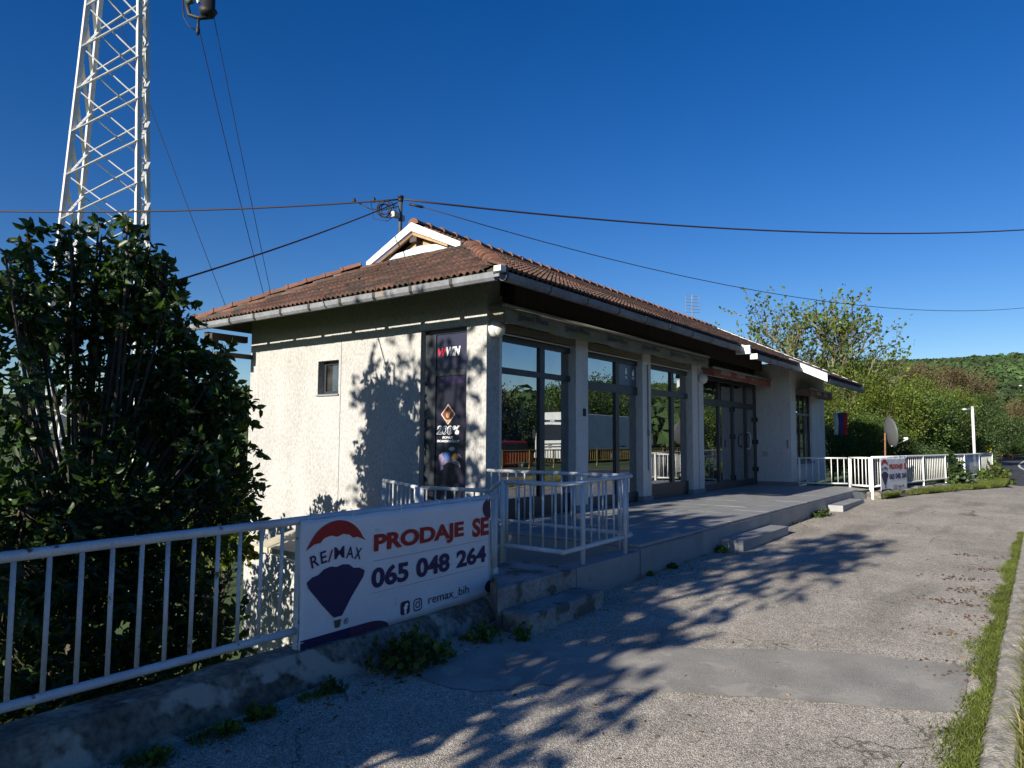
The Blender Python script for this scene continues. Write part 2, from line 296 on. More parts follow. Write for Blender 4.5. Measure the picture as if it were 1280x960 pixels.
# ------------------------------------------------------------------ terrain, pavement, road
def build_ground():
    xs = np.concatenate([np.linspace(-600, -30, 20), np.linspace(-26, 40, 80), np.linspace(45, 120, 26), np.linspace(130, 900, 50)])
    ys = np.concatenate([np.linspace(-600, -30, 24), np.linspace(-26, 0, 14), np.linspace(.8, 16, 60), np.linspace(18, 60, 18), np.linspace(70, 700, 40)])
    X, Y = np.meshgrid(xs, ys, indexing='ij'); Z = terrain(X, Y)
    nx, ny = X.shape; idx = np.arange(nx*ny).reshape(nx, ny)
    F = np.stack([idx[:-1, :-1], idx[1:, :-1], idx[1:, 1:], idx[:-1, 1:]], -1).reshape(-1, 4)
    link('terrain', npmesh('terrain', np.stack([X, Y, Z], -1).reshape(-1, 3), F, FIELD, True), kind='structure')
    # pavement
    mb = MB(); px = np.concatenate([np.arange(-14, 27, .5), [26.9, 28]])
    for i, x in enumerate(px):
        yt = wall_line(x) if x < 26.6 else 1.0
        if x >= 26.9: yt = .6
        for k in range(6):
            t = k/5; y = .30+(yt-.30)*t
            mb.v.append((x, y, ground_z(x)))
    for i in range(len(px)-1):
        for k in range(5): mb.f.append((i*6+k, (i+1)*6+k, (i+1)*6+k+1, i*6+k+1))
    mb.ob('pavement', PAVE, kind='structure')
    # strip joining pavement and road at the far end
    # asphalt repair patch
    pts = [(3.62,3.55),(3.60,3.2),(3.66,3.0),(3.80,2.86),(3.98,2.78),(4.12,2.55),(4.28,2.2),(4.62,1.5),(5.06,.47),(5.6,.47),(6.08,.47),(5.94,1.1),(5.72,1.6),(5.4,2.1),(5.05,2.6),(4.85,3.0),(4.75,3.35),(4.72,3.5),(4.2,3.6)]
    mb = MB(); fine = []
    for i in range(len(pts)):
        a = Vector(pts[i]); b = Vector(pts[(i+1) % len(pts)]); n = max(1, int((b-a).length/.07))
        for k in range(n):
            p = a.lerp(b, k/n); fine.append((p.x+random.uniform(-.012, .012), p.y+random.uniform(-.012, .012)))
    mb.add([(x, y, ground_z(x)+.005) for x, y in fine], [tuple(range(len(fine)))])
    mb.ob('asphalt_patch', PATCH, kind='structure')
    # road
    cx = np.array([-80, -20, 10, 22, 30, 40, 55, 75, 95, 120]); cy = np.array([-4.9, -4.9, -4.9, -4.0, -2.2, .3, 1.4, 1.2, -1.5, -10.])
    t = np.linspace(0, 1, 90); sx = np.interp(t, np.linspace(0, 1, len(cx)), cx); sy = np.interp(t, np.linspace(0, 1, len(cx)), cy)
    k = np.ones(7)/7; sx[3:-3] = np.convolve(sx, k, 'valid'); sy[3:-3] = np.convolve(sy, k, 'valid')
    dx = np.gradient(sx); dy = np.gradient(sy); L = np.hypot(dx, dy); nxx, nyy = -dy/L, dx/L
    def strip(name, a, b, dz, mat):
        mb = MB()
        for i in range(len(sx)):
            for o in (a, b): mb.v.append((sx[i]+nxx[i]*o, sy[i]+nyy[i]*o, -.30+dz))
        for i in range(len(sx)-1): mb.f.append((2*i, 2*i+2, 2*i+3, 2*i+1))
        return mb.ob(name, mat, kind='structure')
    strip('road', -3.4, 3.4, 0, ROADM); strip('road_edge_line', 2.95, 3.07, .005, LINE); strip('road_centre_line', -.06, .06, .005, LINE); strip('road_edge_line', -3.07, -2.95, .005, LINE)
    MB().add([(25.5, .32, -.205), (31, 1.6, -.285), (29, .2, -.29), (26.5, -1.0, -.285), (22, -1.2, -.275), (22, .31, -.2)], [(0, 5, 4, 3, 2, 1)]).ob('road_apron', PAVE, kind='structure')
    # kerb
    kr = link('kerb', None, kind='structure'); x = -6.
    while x < 21.5:
        L = random.uniform(.85, 1.05); jy = random.uniform(-.012, .012); z0 = ground_z(x+.5)
        mb = MB(); n = 8; prof = [(.17, -.2), (.168, .03), (.185, .05), (.22, .055), (.27, .05), (.31, .03), (.335, -.015), (.345, -.2)]
        for i in range(n+1):
            xx = x+L*i/n; e = 0. if i in (0, n) else 1.
            for (yy, zz) in prof: mb.v.append((xx+(.0006 if i == 0 else (-.0006 if i == n else 0)), yy+e*random.uniform(-.010, .008), ground_z(xx)+zz+e*random.uniform(-.010, .004)-(.003 if e == 0 else 0)))
        q = len(prof)
        for i in range(n):
            for j in range(q-1): mb.f.append((i*q+j, i*q+j+1, (i+1)*q+j+1, (i+1)*q+j))
        mb.f.append(tuple(range(q))[::-1]); mb.f.append(tuple(n*q+j for j in range(q)))
        mb.ob('kerb_stone', KERBM, kr, smooth=False); x += L
build_ground()

# ------------------------------------------------------------------ low concrete wall under the near fence
def near_wall():
    mb = MB(); xs = np.concatenate([np.arange(-8, 5.0, .22), [5.06]])
    ft = lambda x: 4.0+.0175*(x-1.3)
    rows = []
    for x in xs:
        zt = -.247+.003*(x-3)+random.uniform(-.006, .006); zb = ground_z(x)-.12; y0 = ft(x)
        rows.append([(x, y0-.16+random.uniform(-.012, .012), zb), (x, y0-.05+random.uniform(-.01, .01), zb+.22), (x, y0+random.uniform(-.01, .01), zt-.03), (x, y0+.022+random.uniform(-.008, .008), zt),
                     (x, y0+.12, zt+random.uniform(-.006, .006)), (x, y0+.25+random.uniform(-.02, .02), zt), (x, y0+.27, zt-.5), (x, y0+.27, zt-3.2)])
    q = 8
    for r in rows: mb.v += r
    for i in range(len(rows)-1):
        for j in range(q-1): mb.f.append((i*q+j, (i+1)*q+j, (i+1)*q+j+1, i*q+j+1))
    mb.f.append(tuple((len(rows)-1)*q+j for j in range(q)))
    mb.ob('low_wall', CONC, label='low weathered concrete wall under the near railing', cat='wall')
near_wall()

def rail_section(parent, a, b, n_bars, mat, r=.024, rb=.011, bot=.74, bars=True, ext=0):
    """top tube, bottom tube and upright bars between two points of the top rail"""
    a = Vector(a); b = Vector(b)
    MB().tube([a, b], r, 12).ob('top_rail', mat, parent, True)
    MB().tube([a-Vector((0, 0, bot)), b-Vector((0, 0, bot))], r, 12).ob('bottom_rail', mat, parent, True)
    bm = MB().tube([(0, 0, 0), (0, 0, 1)], rb, 8).mesh('bar', mat, True)
    for i in range(n_bars):
        t = (i+.5)/n_bars; p = a.lerp(b, t)
        link('bar', bm, parent, loc=(p.x, p.y, p.z-bot), scale=(1, 1, bot), rot=(random.uniform(-.006, .006), random.uniform(-.006, .006), 0))
def post(parent, x, y, z0, z1, mat, r=.026, sq=False):
    if sq: MB().box((x-r, y-r, z0), (x+r, y+r, z1)).ob('post', mat, parent, bevel=.004)
    else: MB().tube([(x, y, z0), (x, y, z1)], r, 12).ob('post', mat, parent, True)

fence = thing('railing', 'long whitish tubular railing, tinted blue grey as in shade, on the low wall at the left, carrying a large banner', 'railing')
fy = lambda x: 4.119+.01746*(x-1.324)
ftop = lambda x: .606+.0124*(x-1.324)
fb = lambda x: -.124+.004*(x-1.324)
MB().tube([(x, fy(x), ftop(x)+random.uniform(-.003, .003)) for x in np.arange(-5.2, 5.3, .5)]+[(5.33, fy(5.33), ftop(5.33))], .0285, 14).ob('top_rail', RAILP, fence, True)
MB().tube([(x, fy(x), fb(x)) for x in np.arange(-5.2, 3.06, .6)]+[(3.06, fy(3.06), fb(3.06))], .0255, 14).ob('bottom_rail', RAILP, fence, True)
MB().tube([(3.1, fy(3.1), fb(3.1)), (5.3, fy(5.3), fb(5.3))], .0255, 14).ob('bottom_rail', RAILP, fence, True)
bm = MB().tube([(0, 0, 0), (0, 0, 1)], .0125, 10).mesh('bar', RAILP, True)
k = -38
while True:
    x = 1.365+.1565*k; k += 1
    if x > 5.28: break
    if abs(x-3.08) < .06 or x < -5: continue
    link('bar', bm, fence, loc=(x, fy(x), fb(x)), scale=(1, 1, ftop(x)-fb(x)), rot=(0, random.uniform(-.008, .008), 0))
for x in (-4.0, -1.6, .62, 3.085, 5.31): post(fence, x, fy(x), (-.09 if x > 5 else -.3), ftop(x), RAILP, .0265, sq=(x == 3.085))
MB().tube([(5.31, fy(5.31), -.075), (5.31, fy(5.31), -.01)], .038, 12).ob('post_foot', RAILP, fence, True)
# ------------------------------------------------------------------ banners
def banner(loc, rotz, label, w=2.125, h=.885, tilt=.4, ystretch=1.):
    root = link('banner', None, loc=loc, rot=(0, R(-tilt), rotz), label=label, cat='banner', group='sale banners on the railings')
    root.scale = (1, 1, ystretch)
    mb = MB(); nx, nz = 40, 16
    for i in range(nx+1):
        for j in range(nz+1):
            u = w*i/nx; v = h*j/nz
            y = .0011*math.sin(u*5+v*3)+.0008*math.sin(v*9+u*2)+.0011*math.sin(u*13)*(j/nz)
            sag = .006*math.sin(u*9)**2 if j == nz else 0
            mb.v.append((u+(.006*math.sin(v*7) if i in (0, nx) else 0), y, v-sag))
    for i in range(nx):
        for j in range(nz): a = i*(nz+1)+j; mb.f.append((a, a+nz+1, a+nz+2, a+1))
    sh = mb.ob('sheet', BAN, root, True); so_ = sh.modifiers.new('t', 'SOLIDIFY'); so_.thickness = .002; so_.offset = 1
    def poly(name, pts, mat, d=-.0062):
        MB().prism([(x, d, z) for x, z in pts], (0, .0012, 0)).ob(name, mat, root)
    def txt(s, u0, u1, v0, hh, mat, bold=.0, d=-.0068, rot=0, shear=0, spacing=1.):
        me = text_mesh(s, mat, u1-u0, hh, bold, shear, .0006, spacing)
        e = Matrix(((1, 0, 0), (0, 0, -1), (0, 1, 0))) @ Matrix.Rotation(rot, 3, 'Z')
        link('lettering', me, root, loc=(u0, d, v0), rot=e.to_euler())
    # coordinates: u along the sheet, v up from its lower edge
    Z = .25
    cxx, r_ = .315, .277
    outer = [(cxx+r_*math.cos(a), .335+Z+r_*math.sin(a)*.985) for a in np.linspace(R(150), R(28), 40)]
    scal = [(.592, .434), (.55, .452), (.50, .470), (.465, .466), (.43, .492), (.37, .505), (.315, .490), (.26, .505), (.20, .494), (.165, .464), (.11, .460), (.075, .44), (.04, .425)]
    poly('balloon_top', outer+[(x, z+Z) for x, z in scal], RED)
    bl = [(.055, .205), (.10, .235), (.15, .243), (.20, .275), (.26, .287), (.315, .276), (.37, .287), (.43, .278), (.475, .246), (.53, .240), (.583, .212), (.572, .17), (.45, .03), (.372, -.078), (.298, -.078), (.19, .03), (.07, .165)]
    poly('balloon_lower', [(x, z+Z) for x, z in bl], NAVY)
    poly('basket', [(.298, -.1+Z), (.366, -.1+Z), (.352, -.155+Z), (.312, -.155+Z)], flat('print_brown', (.10, .07, .05)))
    let = 'RE/MAX'; xs_ = [.095, .176, .234, .292, .398, .474]; ws = [.068, .052, .044, .092, .070, .066]; zs = [.285, .305, .31, .322, .315, .300]; rt = [14, 9, 0, 1, -6, -11]
    for c_, x_, w_, z_, r2 in zip(let, xs_, ws, zs, rt):
        txt(c_, x_, x_+w_, z_+Z+.01, .085, RED if c_ == '/' else NAVY, .012, rot=R(r2))
    txt('PRODAJE', .672, 1.738, .548, .168, RED, .042); txt('SE', 1.856, 2.097, .556, .168, RED, .042)
    txt('065', .65, 1.05, .31, .156, NAVY, .038); txt('048', 1.14, 1.55, .312, .156, NAVY, .038); txt('264', 1.642, 2.057, .317, .152, NAVY, .038)
    for a, b_, z in ((.672, 2.085, .265), (.665, 2.06, .026)): poly('rule', [(a, z+Z), (b_, z+Z), (b_, z+.003+Z), (a, z+.003+Z)], flat('print_grey', (.3, .3, .33)))
    def rr(x0, z0, x1, z1, r, n=5):
        P = []
        for cx_, cz_, a0 in ((x1-r, z1-r, 0), (x0+r, z1-r, 90), (x0+r, z0+r, 180), (x1-r, z0+r, 270)):
            P += [(cx_+r*math.cos(R(a0+90*i/n)), cz_+r*math.sin(R(a0+90*i/n))) for i in range(n+1)]
        return P
    poly('social_icon', rr(.965, -.2+Z, 1.07, -.095+Z, .025), PURP); txt('f', 1.0, 1.045, -.195+Z, .082, WHITE, .05, -.0085)
    def ring(name, outer, inner, mat, d=-.0066):
        n = len(outer); V = [(x, d, z) for x, z in outer]+[(x, d, z) for x, z in inner]
        MB().add(V, [(i, (i+1) % n, (i+1) % n+n, i+n) for i in range(n)]).ob(name, mat, root)
    ring('social_icon', rr(1.11, -.2+Z, 1.21, -.1+Z, .03), rr(1.12, -.19+Z, 1.20, -.11+Z, .022), PURP)
    circ = lambda x, z, r, n=20: [(x+r*math.cos(2*math.pi*i/n), z+r*math.sin(2*math.pi*i/n)) for i in range(n)]
    ring('social_icon', circ(1.16, -.15+Z, .027), circ(1.16, -.15+Z, .018), PURP); poly('social_icon', circ(1.185, -.122+Z, .006, 8), PURP)
    ring('registered_mark', circ(.412, -.125+Z, .022), circ(.412, -.125+Z, .018), PURP); txt('R', .403, .422, -.136+Z, .023, PURP)
    txt('remax_bih', 1.288, 1.812, -.182+Z, .082, PURP, .0)
    poly('print_band', [(.012, .0)]+[(.012, .072), (.45, .072), (.45, .0)], DBLUE)
    poly('print_band', [(.45, .0), (.45, .072)]+[(.62+.22*math.sin(a), .072*math.cos(a)) for a in np.linspace(0, R(86), 10)], PURP)
    poly('print_dot', [(w-.004+.115*math.cos(a), h-.085+.095*math.sin(a)) for a in np.linspace(R(118), R(270), 14)]+[(w-.004, h-.004)], PURP)
    poly('print_dot', [(w-.003+.08*math.cos(a), .085+.055*math.sin(a)) for a in np.linspace(R(90), R(270), 14)], PURP)
    tie = MB()
    for u in (.05, .45, .95, 1.4, 1.8, w-.05): tie.tube([(u, -.012, h-.02), (u+.002, -.02, h+.03), (u+.004, .02, h+.045)], .0022, 5)
    for v in (.06,): tie.tube([(.03, -.012, v), (-.03, -.02, v+.004), (-.07, .0, v)], .0022, 5)
    tie.ob('cable_tie', WHITE, root)
    return root
banner((3.055, fy(3.05)-.048, -.252), R(1), 'large white for-sale banner on the near railing with a red and navy balloon')

# ------------------------------------------------------------------ terrace, landing, steps
YT = 3.75
ter = link('terrace', None, kind='structure')
MB().prism([(7.45, YT+.02, -.035), (18.5, YT+.02, -.035), (19.6, 3.5, -.035), (20.45, 4.1, -.035), (20.1, 5.44, -.035), (19.84, 5.44, -.035), (19.84, 6.50, -.035), (7.72, 6.50, -.035), (7.72, 6.25, -.035), (7.45, 6.25, -.035)][::-1], (0, 0, -.6)).ob('terrace_core', GREYP, ter)
tm = {}
def tile_box(x0, x1, y0, y1, z0, z1, mat=TILE):
    key = (round(x1-x0, 3), round(y1-y0, 3), round(z1-z0, 3), mat.name)
    if key not in tm: tm[key] = MB().box((0, 0, 0), (x1-x0, y1-y0, z1-z0)).mesh('paving_tile', mat)
    o = link('paving_tile', tm[key], ter, loc=(x0, y0, z0)); return o
x = 7.43
while x < 19.8:
    w_ = .6
    y = YT-.004
    while y < 6.49:
        y1 = min(y+.60, 6.49)
        xx0 = x; xx1 = min(x+w_, 19.835 if y > 4.8 else 20.0)
        if not (xx1-xx0 < .05 or y1-y < .04 or (x < 7.7 and y > 6.0)):
            if not (x > 18.4 and y < 3.8 and x > 18.9):
                tile_box(xx0+.002, xx1-.002, y+.002, y1-.002, -.032+random.uniform(0, .0015), -.001+random.uniform(-.0012, .0012))
        y = y1
    x += w_
MB().add([(19.0, 3.6, -.004), (19.6, 3.5, -.004), (20.45, 4.1, -.004), (20.1, 5.44, -.004), (19.0, 5.44, -.004)], [(0, 1, 2, 3, 4)]).ob('terrace_edge', TILE, ter)
# riser panels along the front
edges = [7.435, 9.15, 9.28, 9.9, 10.5, 11.1, 11.68, 12.28, 12.9, 13.5, 14.1, 14.7, 15.3, 15.9, 16.5, 17.1, 17.7, 18.5]
for a, b in zip(edges[:-1], edges[1:]):
    d = .012 if a < 9.2 else .0; MB().box((a+.003, YT-.018+random.uniform(-.002, .002), -.62), (b-.003, YT+.02, -.036-d)).ob('riser_panel', GREYP if a < 9.2 else TILE, ter)
MB().box((7.40, YT-.022, -.05), (9.22, YT+.0, -.0335)).ob('edge_trim', GUTTER, ter)
# left side riser of the terrace and ledge
MB().box((7.40, YT-.002, -.62), (7.449, 6.24, -.036)).ob('side_riser', GREYP, ter)
MB().box((6.05, YT-.02, -.9), (7.39, YT+.22, -.068)).ob('painted_block', GREYP, None, bevel=.006, label='grey painted concrete block between the landing and the terrace', cat='concrete block')
MB().prism([(4.78, YT-.015, -.9), (6.04, YT-.015, -.9), (6.04, 4.52, -.9), (5.36, 4.52, -.9), (5.255, 4.13, -.9)], (0, 0, .834)).ob('landing', CONC2, None, bevel=.012, label='rough concrete landing slab beside the end of the railing', cat='landing')
def step(x0, x1, y0, y1, z, mat, lab, jit=.004, cat='step', bev=.008, joints=()):
    t = thing('step', lab, cat, (x0, y0, z))
    ed = [x0]+list(joints)+[x1]
    for a, b in zip(ed[:-1], ed[1:]):
        o = MB().box((a-x0+.0015, 0, -.8), (b-x0-.0015, y1-y0, random.uniform(-jit, 0)*.4)).ob('step_block', mat, t, bevel=bev)
    return t
step(4.83, 6.06, 3.43, YT-.02, -.245, CONC2, 'chipped rough concrete step in front of the landing slab', bev=.018)
step(9.93, 12.13, 3.41, YT-.022, -.2, TILE, 'long grey tiled step at the middle of the terrace front', joints=(10.5, 11.1, 11.7), bev=.003)
step(16.1, 18.25, 3.41, YT-.022, -.15, TILE, 'short grey tiled step at the far end of the terrace', joints=(16.7, 17.3, 17.9), bev=.003)
# side gangway below the window (seen through the railings)
MB().box((6.05, 3.98, -.9), (7.38, 4.6, -.62)).ob('stair_step', CONC2, None, label='sunken concrete stair tread between landing and terrace side', cat='step')
MB().box((6.5, 4.7, -.62), (7.38, 8.0, -.50)).ob('side_walkway', CONC2, None, label='narrow concrete walkway along the left wall behind the banner', cat='walkway')
MB().box((6.5, 4.7, -3.6), (6.62, 8.0, -.62)).ob('walkway_wall', CONC2, None, label='concrete wall carrying the narrow side walkway', cat='wall')

# ------------------------------------------------------------------ terrace railing
tr = thing('railing', 'whitish tubular railing enclosure, tinted blue grey as in shade, at the near corner of the terrace', 'railing')
P1, P2, P3, P4 = Vector((5.89, 4.56, .757)), Vector((5.89, 3.81, .757)), Vector((7.31, 3.79, .788)), Vector((7.70, 6.21, .764))
rail_section(tr, P1, P2, 5, RAILP, .024, .0115, .655)
rail_section(tr, P2, P3, 9, RAILP, .024, .0115, .665)
rail_section(tr, P3, P4, 15, RAILP, .0235, .0105, .66)
for p_ in (P1, P2, P3): MB().sphere(p_, .0245, 10, 6).ob('elbow', RAILP, tr, True)
post(tr, 5.89, 4.53, -.08, .757, RAILP, .03); post(tr, 6.27, 3.80, -.10, .762, RAILP, .026); post(tr, 7.16, 3.79, -.10, .785, RAILP, .026)
post(tr, 7.33, 3.95, -.1, .775, RAILP, .018)
lr = thing('railing', 'stair railing running down past the dark poster window behind the banner', 'railing')
Q0, Q1, Q2 = Vector((5.89, 4.60, .74)), Vector((6.6, 5.28, .585)), Vector((6.6, 6.40, .575))
MB().tube([Q0, Q1], .024, 12).ob('top_rail', RAILP, lr, True); MB().tube([Q0-Vector((0, 0, .66)), Q1-Vector((0, 0, .8))], .024, 12).ob('bottom_rail', RAILP, lr, True)
for t_ in (.2, .4, .6, .8):
    q = Q0.lerp(Q1, t_); MB().tube([q, q-Vector((0, 0, .7))], .011, 8).ob('bar', RAILP, lr, True)
rail_section(lr, Q1, Q2, 7, RAILP, .024, .011, .85)
rail_section(lr, Vector((6.63, 6.52, .57)), Vector((7.07, 7.62, .60)), 8, RAILP, .025, .011, .85)
post(lr, 6.6, 6.40, -.5, .575, RAILP, .028); post(lr, 7.07, 7.62, -.5, .60, RAILP, .03); post(lr, 6.62, 6.5, -.5, .57, RAILP, .032)

# ------------------------------------------------------------------ building
B = thing('shop_building', 'single storey white shop with red tiled roof and large dark framed windows', 'building', (7.73, 6.5, 0))
BO = Vector((7.73, 6.5, 0))
class BB(MB):        # building parts are given in world coordinates
    def mesh(s, name, mat=None, smooth=False):
        s.v = [(a-BO.x, b-BO.y, c-BO.z) for a, b, c in s.v]; return MB.mesh(s, name, mat, smooth)
def wall_panel(mb, u0, u1, z0, z1, holes, P, th):
    """P(u, z, d) -> world point, d = depth into wall. cells between hole edges"""
    us = sorted({u0, u1, *[h[0] for h in holes], *[h[1] for h in holes]}); zs = sorted({z0, z1, *[h[2] for h in holes], *[h[3] for h in holes]})
    inh = lambda u, z: any(h[0] < u < h[1] and h[2] < z < h[3] for h in holes)
    for a, b in zip(us[:-1], us[1:]):
        for c, d in zip(zs[:-1], zs[1:]):
            if inh((a+b)/2, (c+d)/2): continue
            mb.add([P(a, c, 0), P(b, c, 0), P(b, d, 0), P(a, d, 0)], [(0, 1, 2, 3)]); mb.add([P(a, c, th), P(b, c, th), P(b, d, th), P(a, d, th)], [(3, 2, 1, 0)])
    for h in holes+[(u0, u1, z0, z1)]:
        a, b, c, d = h
        for p, q in (((a, c), (b, c)), ((b, c), (b, d)), ((b, d), (a, d)), ((a, d), (a, c))):
            mb.add([P(*p, 0), P(*q, 0), P(*q, th), P(*p, th)], [(0, 3, 2, 1)])
mb = BB()
wall_panel(mb, 6.27, 11.81, -3.7, 3.70, [(9.49, 10.045, 1.95, 2.53), (6.64, 7.57, -.15, 2.85)], lambda u, z, d: (7.73+d, u, z), .30)
mb.ob('left_wall', STUCCO, B)
BB().box((7.735, 11.82, -3.7), (23.6, 12.1, 3.68)).ob('rear_wall', STUCCO, B)
BB().box((23.3, 6.5, -3.7), (23.6, 11.80, 3.7)).ob('far_wall', STUCCO, B)
mb = BB(); mb.tube([(7.727, 9.43, -2.5), (7.727, 9.43, 2.87)], .006, 5); mb.ob('wall_joint', SKIRT, B)
# pillars
def pillar(x0, x1, y1=6.49, z1=3.3, y0=6.27):
    BB().box((x0, y0, .10 if x0 > 8 else -.4), (x1, y1, z1)).ob('pillar', PLASTER, B)
    if x0 > 8: BB().box((x0-.02, y0-.02, -.03), (x1+.02, y1, .0995)).ob('skirting', SKIRT, B)
BB().box((8.032, 6.272, -.4), (8.09, 6.49, 3.3)).ob('pillar', PLASTER, B)
pillar(10.13, 10.53); pillar(12.62, 12.99); pillar(15.09, 15.40); pillar(15.47, 15.74)
BB().box((15.40, 6.30, .0), (15.47, 6.45, 3.3)).ob('downpipe_recess', SKIRT, B)
BB().tube([(12.83, 6.255, .6), (12.83, 6.255, 2.7)], .012, 6).box((12.81, 6.235, 1.28), (12.85, 6.268, 1.40)).ob('cable_duct', SKIRT, B)
BB().box((10.36, 6.245, 1.60), (10.42, 6.268, 1.73)).ob('door_bell', BLACK, B)
# lintel above the windows, beam and soffit ledge
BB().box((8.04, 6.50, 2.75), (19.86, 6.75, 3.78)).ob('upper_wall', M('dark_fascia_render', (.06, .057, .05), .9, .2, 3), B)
BB().box((8.10, 6.28, 2.79), (10.12, 6.49, 2.90)).box((10.54, 6.28, 2.79), (12.61, 6.49, 2.90)).box((13.0, 6.28, 2.79), (15.08, 6.49, 2.90)).box((15.75, 6.30, 2.79), (19.85, 6.49, 2.90)).ob('lintel_ledge', AWN, B)
for a, b in ((8.1, 10.12), (10.54, 12.61), (13.0, 15.08), (15.75, 19.85)):
    BB().tube([(a, 6.36, 2.765), (b, 6.36, 2.765)], .012, 6).ob('shutter_rod', METALW, B)
# shop windows
YG = 6.42
def win(x0, x1, mull, tr0, tr1, zb, kick=True, nm='shop_window'):
    wdw = link(nm, None, B)
    def fr(a, b, c, d, dy=0): BB().box((a, YG-.035-dy, c), (b, YG+.045, d)).ob('frame', FRAME, wdw, bevel=.004)
    fr(x0, x0+.07, 0, 2.75); fr(x1-.07, x1, 0, 2.75); fr(x0+.07, x1-.07, 2.66, 2.75)
    fr(x0+.07, x1-.07, tr0, tr1, .004)
    zk = zb-.07 if zb > .25 else zb
    fr(x0+.07, x1-.07, 0.0, zb, .003)
    ms = sorted(mull)
    for m_, hw in ms:
        fr(m_-hw, m_+hw, zb, tr0, .001); fr(m_-hw, m_+hw, tr1, 2.66, .001)
    ex = [x0+.07]+[q for m_, hw in ms for q in (m_-hw, m_+hw)]+[x1-.07]
    for i in range(0, len(ex), 2):
        for c, d in ((zb, tr0), (tr1, 2.66)):
            BB().box((ex[i], YG+.000, c), (ex[i+1], YG+.012, d)).ob('pane', GLASS, wdw)
    return wdw
win(8.10, 10.29+.0, [(9.30, .07)], 2.18, 2.27, .31)
wd2 = win(10.54, 12.78, [(11.80, .07)], 2.08, 2.24, .19)
win(13.0, 15.25, [(14.28, .07)], 2.13, 2.245, .30)
for z in (.1, .2): BB().box((13.08, YG-.046, z), (15.18, YG-.037, z+.012)).ob('kick_rib', FRAME, B)
wd4 = win(15.75, 19.86, [(17.04, .05), (18.05, .05), (19.03, .05)], 2.05, 2.20, .17)
BB().tube([(18.98, YG-.05, 1.42), (18.98, YG-.11, 1.42)]+[(18.98+.16*math.sin(a), YG-.11, 1.2+.22*math.cos(a)) for a in np.linspace(0, math.pi, 10)]+[(18.98, YG-.05, .98)], .014, 6).ob('door_handle', METALW, wd4, True)
BB().tube([(18.90, YG-.05, 1.36), (18.90, YG-.11, 1.36)]+[(18.90-.12*math.sin(a), YG-.11, 1.2+.16*math.cos(a)) for a in np.linspace(0, math.pi, 8)]+[(18.90, YG-.05, 1.04)], .014, 6).ob('door_handle', BLACK, wd4, True)
BB().tube([(11.90, YG-.05, 1.08), (11.90, YG-.09, 1.08), (12.02, YG-.09, 1.08)], .012, 6).ob('door_handle', BLACK, wd2, True)
for z in (1.72, 1.1, .35): BB().box((19.80, YG-.08, z), (19.85, YG-.036, z+.12)).box((12.7, YG-.08, z), (12.76, YG-.036, z+.1)).ob('hinge', BLACK, wd4)
for z in (2.0, 1.3, .25): BB().box((18.03, YG-.07, z-.06), (18.07, YG-.037, z+.06)).ob('hinge', BLACK, wd4)
# interior
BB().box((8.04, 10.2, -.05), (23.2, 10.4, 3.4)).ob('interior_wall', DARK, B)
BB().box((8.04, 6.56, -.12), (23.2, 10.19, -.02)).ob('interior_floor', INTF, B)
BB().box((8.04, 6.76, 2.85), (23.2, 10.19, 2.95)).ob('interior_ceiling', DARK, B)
# wing
mb = BB(); wall_panel(mb, 19.87, 23.6, .0, 3.22, [(20.40, 22.05, .60, 2.56)], lambda u, z, d: (u, 5.46+d, z), .25); mb.ob('wing_wall', PLASTER, B)
BB().box((19.87, 5.712, .0), (20.1, 6.41, 3.3)).ob('wing_side_wall', PLASTER, B)
BB().box((19.855, 5.445, -.02), (21.2, 5.4595, .09)).ob('skirting', SKIRT, B)
BB().box((19.855, 5.46, -.02), (19.869, 6.44, .09)).ob('skirting', SKIRT, B)
ww = link('wing_window', None, B)
for a, b, c, d in ((20.40, 20.46, .66, 2.5), (21.99, 22.05, .66, 2.5), (20.40, 22.05, .60, .66), (20.40, 22.05, 2.5, 2.56)): BB().box((a, 5.52, c), (b, 5.58, d)).ob('frame', FRAME, ww)
for xm in (20.98, 21.5): BB().box((xm-.025, 5.521, .66), (xm+.025, 5.579, 2.5)).ob('frame', FRAME, ww)
BB().box((20.46, 5.515, 1.92), (21.99, 5.576, 1.99)).ob('frame', FRAME, ww)
BB().box((20.46, 5.55, .66), (21.99, 5.556, 2.5)).ob('pane', GLASSD, ww)
BB().box((20.36, 5.40, .555), (22.1, 5.459, .60)).ob('window_sill', SKIRT, B)
BB().box((19.863, 6.10, .76), (19.869, 6.24, .90)).ob('meter_cover', flat('beige_plastic', (.42, .38, .31)), B)
BB().tube([(19.86, 5.55, 1.0), (19.86, 5.55, 1.22)], .02, 6).ob('wall_bracket', SKIRT, B)
# small window in the left wall
sw = link('small_window', None, B)
for a, b, c, d in ((9.495, 9.545, 1.955, 2.525), (9.99, 10.04, 1.955, 2.525), (9.545, 9.99, 1.955, 2.01), (9.545, 9.99, 2.47, 2.525)): BB().box((7.86, a, c), (7.92, b, d)).ob('frame', FRAME, sw)
BB().box((7.875, 9.63, 2.01), (7.91, 9.67, 2.47)).ob('frame', M('pale_frame', (.3, .3, .29), .6), sw)
BB().box((7.89, 9.545, 2.01), (7.896, 9.99, 2.47)).ob('pane', GLASSD, sw)
BB().box((7.70, 9.47, 1.92), (7.90, 10.06, 1.949)).ob('sill', SKIRT, sw)
BB().box((8.0, 9.5, 1.9), (8.01, 10.0, 2.6)).ob('curtain', flat('pale_curtain', (.35, .36, .36)), sw)
